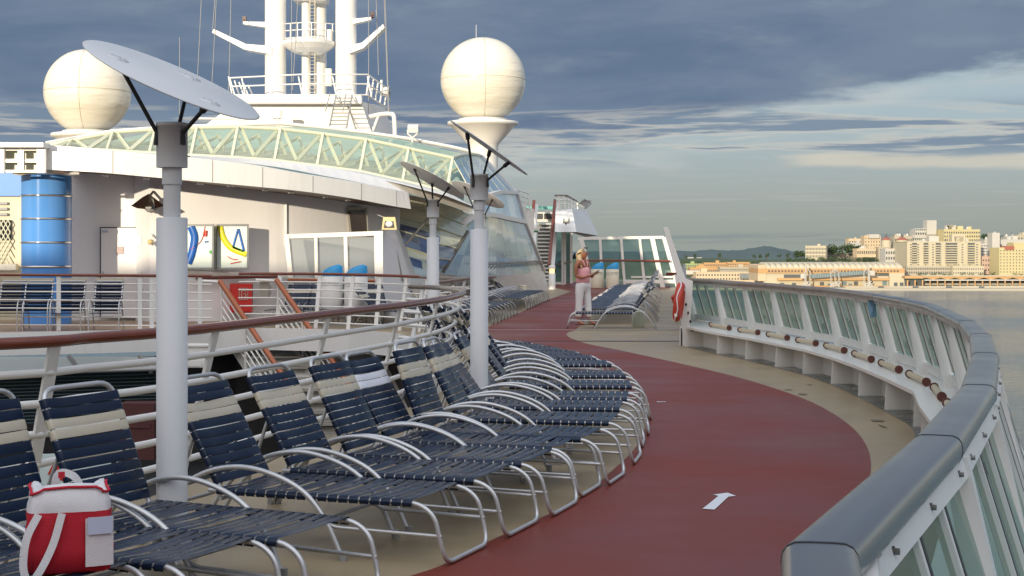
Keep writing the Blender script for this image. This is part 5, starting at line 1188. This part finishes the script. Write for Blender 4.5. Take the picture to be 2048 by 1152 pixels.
# far islands and shores
def ridge_(nm,D,prof,zb,mm,dep=300):
    pts=spline([P(x,y,D) for x,y in prof],4); random.seed(int(D)); 
    pts=[p+V((0,0,random.uniform(-.0002,.00035)*D)) for p in pts]
    m=MB(); m.grid([[V((p.x,p.y-dep*.3,zb)) for p in pts],pts,[V((p.x,p.y+dep,zb)) for p in pts]],True); o=m.build(nm,mm); struct(o)
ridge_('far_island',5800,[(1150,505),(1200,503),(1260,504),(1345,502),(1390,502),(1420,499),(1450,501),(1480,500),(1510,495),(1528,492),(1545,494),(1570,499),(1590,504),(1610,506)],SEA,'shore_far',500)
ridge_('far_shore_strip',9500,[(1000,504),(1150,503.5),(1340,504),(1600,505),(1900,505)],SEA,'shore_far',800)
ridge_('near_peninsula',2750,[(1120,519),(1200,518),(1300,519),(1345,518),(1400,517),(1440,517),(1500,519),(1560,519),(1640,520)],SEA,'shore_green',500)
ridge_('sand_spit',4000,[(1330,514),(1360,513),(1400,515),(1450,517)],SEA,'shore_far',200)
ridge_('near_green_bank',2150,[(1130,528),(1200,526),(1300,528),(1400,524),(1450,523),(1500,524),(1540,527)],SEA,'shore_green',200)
# trees
def leafcrown(m,c,rx,rz_,n,leaf,seed):
    random.seed(seed); lobes=[(V((random.uniform(-.7,.7)*rx,random.uniform(-.5,.5)*rx,random.uniform(-.35,.5)*rz_)),random.uniform(.35,.6)) for _ in range(8)]
    for k in range(n):
        lc,lr=random.choice(lobes); th=random.uniform(0,6.283); ph_=math.acos(random.uniform(-1,1)); rr=lr*(random.random()**.4)
        p=V(c)+lc+V((rx*rr*math.sin(ph_)*math.cos(th),rx*rr*math.sin(ph_)*math.sin(th),rz_*rr*math.cos(ph_)))
        u_=V((random.gauss(0,1),random.gauss(0,1),random.gauss(0,1))).normalized()*leaf; v_=u_.orthogonal().normalized()*leaf*.8
        m.mi=0 if random.random()<.6 else 1; m.add([p-u_,p+v_,p+u_,p-v_],[(0,1,2,3)])
def tree(px,py_base,py_top,wpx,D,label,seed,group='trees on the town hill',n=420):
    wpx*=1.35; b_=P(px,py_base,D); tz=P(px,py_top,D).z; h=tz-b_.z; r=wpx/2*D/F; t=thing('broadleaf_tree',label,'tree',b_,group)
    MB().lathe([(h*.05,-4),(h*.03,h*.35),(h*.015,h*.7)],b_,8).build('trunk','rust',t)
    m=MB(); leafcrown(m,b_+V((0,0,h*.55)),r,h*.55,n,h*.085,seed); m.build('crown',['leafA','leafB'],t)
for i,(px,yb,yt,w_,D,lab) in enumerate([(1652,512,488,30,1760,'dark round tree beside the long cream building'),(1685,512,486,42,1765,'largest dark tree on the town hill'),(1712,512,491,26,1770,'dark tree right of the largest one'),(1602,520,500,20,1850,'lone dark tree left of the cream building'),(1977,484,468,26,1950,'dark tree behind the long yellow building top'),(2008,484,470,16,1950,'small dark tree right above the white towers')]): tree(px,yb,yt,w_,D,lab,40+i)
for i in range(14): tree(1580+i*13,527+random.uniform(-2,1),514+random.uniform(-1.5,2),17,1640+i*3,'leafy tree in the green belt behind the vaulted terminal, %s from the left'%(['leftmost']+ORD[1:])[i],60+i,'trees in the green belt behind the terminal',200)
for i,x in enumerate((1838,1850,1863,1874,1886,1899,1925,1942,1962,1985,2030,2044)): tree(x,553,544+(i%3),11,1530,'small quay tree along the promenade, %s from the left'%(['leftmost']+ORD[1:])[i],90+i,'small trees along the promenade',120)
for i in range(12): tree(1375+i*15.5,530,520+(i%3)*1.2,20,2080,'bushy tree above the orange buildings, %s from the left'%(['leftmost']+ORD[1:])[i],120+i,'trees above the orange buildings',160)
for i,(x,D) in enumerate(((1372,3300),(1390,3300),(1440,3300),(1508,2900),(1520,2900),(1535,2900),(1558,2900),(1576,2850))): tree(x,519,508-(i%3)*1.5,7,D,'slim distant palm-like tree on the far shore, %s from the left'%(['leftmost']+ORD[1:])[i],140+i,'slim trees on the far shore',90)
fw_=thing('fort_wall','old grey stone retaining wall under the hill trees','wall',P(1690,520,1790)); MB().box(*(lambda a,b_:((a+b_)/2,(abs(b_.x-a.x),6,abs(a.z-b_.z))))(P(1648,524,1790),P(1745,508,1790))).build('stonework',mat('fort_stone',(.22,.2,.17),.9,var=.4,scale=.2),fw_)
# buildings (left to right)
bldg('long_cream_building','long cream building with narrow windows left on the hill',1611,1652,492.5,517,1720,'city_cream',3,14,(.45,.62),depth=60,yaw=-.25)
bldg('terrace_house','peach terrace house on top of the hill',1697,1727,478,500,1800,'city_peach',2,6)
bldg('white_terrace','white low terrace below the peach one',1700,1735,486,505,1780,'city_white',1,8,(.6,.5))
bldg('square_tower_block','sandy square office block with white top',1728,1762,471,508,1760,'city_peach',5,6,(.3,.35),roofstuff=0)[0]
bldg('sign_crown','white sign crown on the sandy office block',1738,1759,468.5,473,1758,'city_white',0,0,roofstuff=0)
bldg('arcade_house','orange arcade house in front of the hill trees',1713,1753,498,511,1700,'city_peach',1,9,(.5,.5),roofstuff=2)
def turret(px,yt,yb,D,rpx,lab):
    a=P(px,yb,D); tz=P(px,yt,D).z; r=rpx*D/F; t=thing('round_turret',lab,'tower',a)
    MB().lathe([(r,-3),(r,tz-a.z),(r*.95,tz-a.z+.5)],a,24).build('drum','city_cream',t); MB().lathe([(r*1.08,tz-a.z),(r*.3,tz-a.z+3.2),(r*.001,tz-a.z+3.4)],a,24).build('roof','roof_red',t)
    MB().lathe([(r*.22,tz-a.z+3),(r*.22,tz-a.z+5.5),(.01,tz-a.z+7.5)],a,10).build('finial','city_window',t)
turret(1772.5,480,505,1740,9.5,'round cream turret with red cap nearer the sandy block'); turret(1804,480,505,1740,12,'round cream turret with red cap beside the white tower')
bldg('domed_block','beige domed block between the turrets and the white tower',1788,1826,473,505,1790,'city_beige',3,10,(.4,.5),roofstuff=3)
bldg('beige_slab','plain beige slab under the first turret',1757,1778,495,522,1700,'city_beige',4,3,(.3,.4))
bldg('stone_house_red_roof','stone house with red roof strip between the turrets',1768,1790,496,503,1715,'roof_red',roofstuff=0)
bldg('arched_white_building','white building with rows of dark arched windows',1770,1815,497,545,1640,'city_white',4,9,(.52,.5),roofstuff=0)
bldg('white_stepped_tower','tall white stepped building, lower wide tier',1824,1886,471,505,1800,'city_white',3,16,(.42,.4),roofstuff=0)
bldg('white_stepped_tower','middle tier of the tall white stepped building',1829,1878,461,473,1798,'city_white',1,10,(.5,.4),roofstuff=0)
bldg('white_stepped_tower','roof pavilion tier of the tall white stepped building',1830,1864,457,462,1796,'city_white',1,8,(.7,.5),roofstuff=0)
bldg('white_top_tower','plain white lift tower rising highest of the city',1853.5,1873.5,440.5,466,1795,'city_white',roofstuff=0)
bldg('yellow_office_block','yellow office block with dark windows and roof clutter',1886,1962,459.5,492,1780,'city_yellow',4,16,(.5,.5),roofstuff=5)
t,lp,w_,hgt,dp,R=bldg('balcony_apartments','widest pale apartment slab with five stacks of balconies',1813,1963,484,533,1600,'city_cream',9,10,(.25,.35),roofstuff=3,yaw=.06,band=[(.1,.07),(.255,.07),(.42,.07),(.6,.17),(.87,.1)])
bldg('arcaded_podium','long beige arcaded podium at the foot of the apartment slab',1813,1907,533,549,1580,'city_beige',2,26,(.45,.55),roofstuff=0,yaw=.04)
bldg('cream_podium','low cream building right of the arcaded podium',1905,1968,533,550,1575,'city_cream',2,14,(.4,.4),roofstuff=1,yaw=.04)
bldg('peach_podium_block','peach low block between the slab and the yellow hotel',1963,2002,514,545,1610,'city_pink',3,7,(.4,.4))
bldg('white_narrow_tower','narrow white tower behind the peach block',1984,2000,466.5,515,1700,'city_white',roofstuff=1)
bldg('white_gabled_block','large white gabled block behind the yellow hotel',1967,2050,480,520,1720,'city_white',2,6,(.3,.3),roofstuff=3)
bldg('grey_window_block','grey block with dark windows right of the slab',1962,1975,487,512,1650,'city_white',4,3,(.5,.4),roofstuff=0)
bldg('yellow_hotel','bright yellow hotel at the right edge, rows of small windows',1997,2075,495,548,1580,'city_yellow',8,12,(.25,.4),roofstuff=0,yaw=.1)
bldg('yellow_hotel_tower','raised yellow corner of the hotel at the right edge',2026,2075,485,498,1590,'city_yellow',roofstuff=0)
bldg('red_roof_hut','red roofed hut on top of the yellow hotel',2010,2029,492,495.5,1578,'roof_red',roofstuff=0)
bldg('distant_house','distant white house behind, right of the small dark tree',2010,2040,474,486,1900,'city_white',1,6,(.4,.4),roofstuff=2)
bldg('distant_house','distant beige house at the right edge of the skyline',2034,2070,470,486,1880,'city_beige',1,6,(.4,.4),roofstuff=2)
# orange waterfront, left part
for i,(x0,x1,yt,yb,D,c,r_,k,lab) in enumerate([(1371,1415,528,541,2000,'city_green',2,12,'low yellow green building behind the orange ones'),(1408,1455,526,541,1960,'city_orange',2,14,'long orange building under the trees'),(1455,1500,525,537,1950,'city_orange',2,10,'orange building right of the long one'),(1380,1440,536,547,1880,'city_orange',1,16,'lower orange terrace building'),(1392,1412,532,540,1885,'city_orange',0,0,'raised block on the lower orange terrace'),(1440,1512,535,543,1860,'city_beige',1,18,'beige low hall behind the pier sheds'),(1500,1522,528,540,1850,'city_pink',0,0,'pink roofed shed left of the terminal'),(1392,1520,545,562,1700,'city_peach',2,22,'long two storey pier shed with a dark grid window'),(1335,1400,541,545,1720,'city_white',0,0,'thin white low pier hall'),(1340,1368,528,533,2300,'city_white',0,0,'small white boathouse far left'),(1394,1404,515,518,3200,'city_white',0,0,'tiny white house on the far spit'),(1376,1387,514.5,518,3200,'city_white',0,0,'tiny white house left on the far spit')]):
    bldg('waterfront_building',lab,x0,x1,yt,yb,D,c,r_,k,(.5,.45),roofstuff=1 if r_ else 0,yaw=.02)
q=P(1492,552,1690); tag(MB().box(q,(14,1,6)).build('grid_window',mat('grid_window',(.16,.18,.18),.5,var=.3,scale=.4)),'large dark grid window on the pier shed','window')
# terminal with scalloped vaulted roof
tm=thing('cruise_terminal','orange and cream cruise terminal with scalloped white vaulted roof','terminal',P(1660,574,1530))
def tb(nm,x0,y0,x1,y1,D,c,th=4): 
    a=P(x0,y1,D);b_=P(x1,y0,D); return MB().box(((a.x+b_.x)/2,D+th/2,(a.z+b_.z)/2),(b_.x-a.x,th,b_.z-a.z)).build(nm,c,tm)
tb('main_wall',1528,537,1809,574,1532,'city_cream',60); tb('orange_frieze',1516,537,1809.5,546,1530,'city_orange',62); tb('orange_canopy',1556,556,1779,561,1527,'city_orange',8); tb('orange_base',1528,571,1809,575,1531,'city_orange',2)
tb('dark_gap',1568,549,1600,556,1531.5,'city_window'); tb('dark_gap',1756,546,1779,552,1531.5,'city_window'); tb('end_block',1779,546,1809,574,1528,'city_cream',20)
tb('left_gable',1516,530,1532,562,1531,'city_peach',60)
m=MB()
for k in range(40): m.box(P(1538+6.6*k,542,1529.6),(1.7,.6,1.6))
o=m.build('frieze_slots','city_window',tm)
for (x0,x1,y0,y1) in((1640,1648,564,573),(1655,1662,567,573),(1685,1693,563,572),(1697,1704,567,573),(1708,1716,563,572),(1765,1774,561,571),(1777,1784,565,573),(1788,1795,565,573),(1800,1807,565,573),(1560,1568,566,573),(1584,1592,566,573)): tb('dock_door',x0,y0,x1,y1,1527.6 if x0>1779 else 1531.6,'city_winblue' if x0%2 else 'city_window',1)
nv=24
for k in range(nv):
    x0=1531+(1806-1531)*k/nv; x1=x0+(1806-1531)/nv; a=P(x0,538,1531); b_=P(x1,538,1531); w_=(b_.x-a.x)/2; hh=13.5*1531/F
    rows=[]
    for j in range(9):
        f_=j/8; y_=1531+58*f_; e_=math.sin(math.pi*(f_*.9+.05))
        rows.append([V(((a.x+b_.x)/2-w_*math.cos(math.pi*i/8),y_,a.z+hh*(.25+.75*min(1,e_*1.4))*(.35+.65*math.sin(math.pi*i/8)**.7))) for i in range(9)])
    MB().grid([[V((p.x,1531,a.z)) for p in rows[0]]]+rows+[[V((p.x,1591,a.z)) for p in rows[0]]],True).build('roof_vault','membrane_white',tm)
gw=thing('glass_gangway','long glazed passenger gangway in front of the terminal','gangway',P(1680,550,1515)); MB().prism([P(1622,549,1516),P(1735,541,1516),P(1735,548,1516),P(1622,557,1516)],V((0,4,0))).build('glazed_tube','city_winblue',gw)
m=MB()
for k in range(24): m.tube([P(1622+4.8*k,549-.34*k,1515.5),P(1622+4.8*k,556.5-.37*k,1515.5)],.2,4)
m.build('ribs','membrane_white',gw); MB().box(P(1742,546,1515),(7,4,5)).build('end_cab','city_white',gw); MB().box(P(1606,552,1515),(5,4,5)).build('end_cab','city_white',gw)
for i,(x,yt) in enumerate(((1612,531),(1670,538),(1737,530))):
    gt=thing('gangway_gantry','white steel gantry tower in front of the terminal, %s of three'%['leftmost','middle one','rightmost'][i],'gantry',P(x,574,1512),'gangway gantries')
    m=MB(); D=1512
    for s in(-8,8) if i==1 else (-2,8) if i==0 else (-9,2): m.tube([P(x+s,556,D),P(x+s,574,D)],.55,5); m.tube([P(x+s,545,D),P(x+s,556,D)],.55,5); m.tube([P(x+s,545,D),P(x,yt,D)],.55,5)
    for a,b_ in(((-10,574),(0,564)),((10,574),(0,564)),((-9,568),(9,568)),((-9,572),(9,572)),((-4,574),(6,562))): m.tube([P(x+a[0],a[1],D),P(x+b_[0],b_[1],D)],.5,5)
    m.tube([P(x,yt,D),P(x,564,D)],.5,5); m.build('lattice','city_white',gt)
# long quay gallery, right
gl_=thing('quay_gallery','long low orange roofed gallery along the quay at the right','gallery',P(1940,565,1500))
def tb2(nm,x0,y0,x1,y1,D,c,th=4): 
    a=P(x0,y1,D);b_=P(x1,y0,D); return MB().box(((a.x+b_.x)/2,D+th/2,(a.z+b_.z)/2),(b_.x-a.x,th,b_.z-a.z)).build(nm,c,gl_)
tb2('back_wall',1810,560,2100,571,1512,'city_window',2); tb2('roof_slab',1845,551,2100,553,1500,'city_cream',14); tb2('lower_canopy',1850,559,2100,561.5,1497,'city_white',4); tb2('orange_roof_band',1845,553,2100,556,1501,'city_orange',10); tb2('left_pavilion_roof',1810,552,1847,557,1500,'city_orange',12)
m=MB()
for k in range(9): m.prism([P(1852+29*k,555.5,1499),P(1866+29*k,559,1499),P(1881+29*k,555.5,1499)],V((0,2,0)))
m.build('scalloped_valance','city_orange',gl_)
for k in range(19): MB().box(P(1815+15*k,566,1499),(1.2,1.2,6)).build('column','city_orange',gl_)
tb2('counter_wall',1850,567,2100,570,1505,'city_beige',2)
fe=thing('dock_fender_row','pale dock face with dark fenders along the quay edge','dock',P(1900,575,1492)); m=MB(); a=P(1690,575,1494);b_=P(2150,573,1488); m.bar(a,b_,2.5,2.2); m.build('dock_beam','pier_concrete',fe)
for x in(1762,1831,1898,1963): MB().box(P(x,575,1489),(5,2,2.4)).build('fender','city_window',fe)
# the green shore and rust barge glimpsed low on the right through the glass
G2=lambda x,y,z=SEA: G(x,y,z)
sh_=[G(1690,960,SEA+1),G(1800,905,SEA+1),G(1905,905,SEA+1),G(1915,985,SEA+1),G(1860,1040,SEA+1),G(1760,1110,SEA+1),G(1690,1170,SEA+1),G(1500,1180,SEA+1),G(1500,1000,SEA+1)]
m=MB(); m.prism(sh_,V((0,0,-3))); struct(m.build('harbour_bank','shore_green'))
bg_=thing('work_barge','rust orange barge with yellow deck edge moored at the green bank','barge',G(1830,1060,SEA))
a=G(1770,1110,SEA+1.5);b_=G(1905,1020,SEA+1.5); M['rusthull']=mat('rust_hull',(.4,.19,.08),.7,var=.5,scale=.5)
d=(b_-a).normalized(); nrm=V((-d.y,d.x,0))
zz=V((0,0,1.5)); o_l=[a-nrm*4.5,a+nrm*4.5,b_+nrm*4.5-d*4,b_+nrm*2.2,b_-nrm*2.2,b_-nrm*4.5-d*4]; MB().prism([p-zz for p in o_l],zz*2).build('hull','rusthull',bg_)
MB().bar(a+nrm*3.5+V((0,0,1.7)),b_+nrm*3.5+V((0,0,1.7)),1.5,1).build('deck_edge','artyellow',bg_)
m=MB(); random.seed(5)
for k in range(22): q=a.lerp(b_,random.random())+nrm*random.uniform(2,7)+V((0,0,2.5)); m.box(q,(random.uniform(.6,2),random.uniform(.6,2),random.uniform(.6,2.5)),Rz(random.random()*3))
m.build('deck_gear','city_white',bg_)
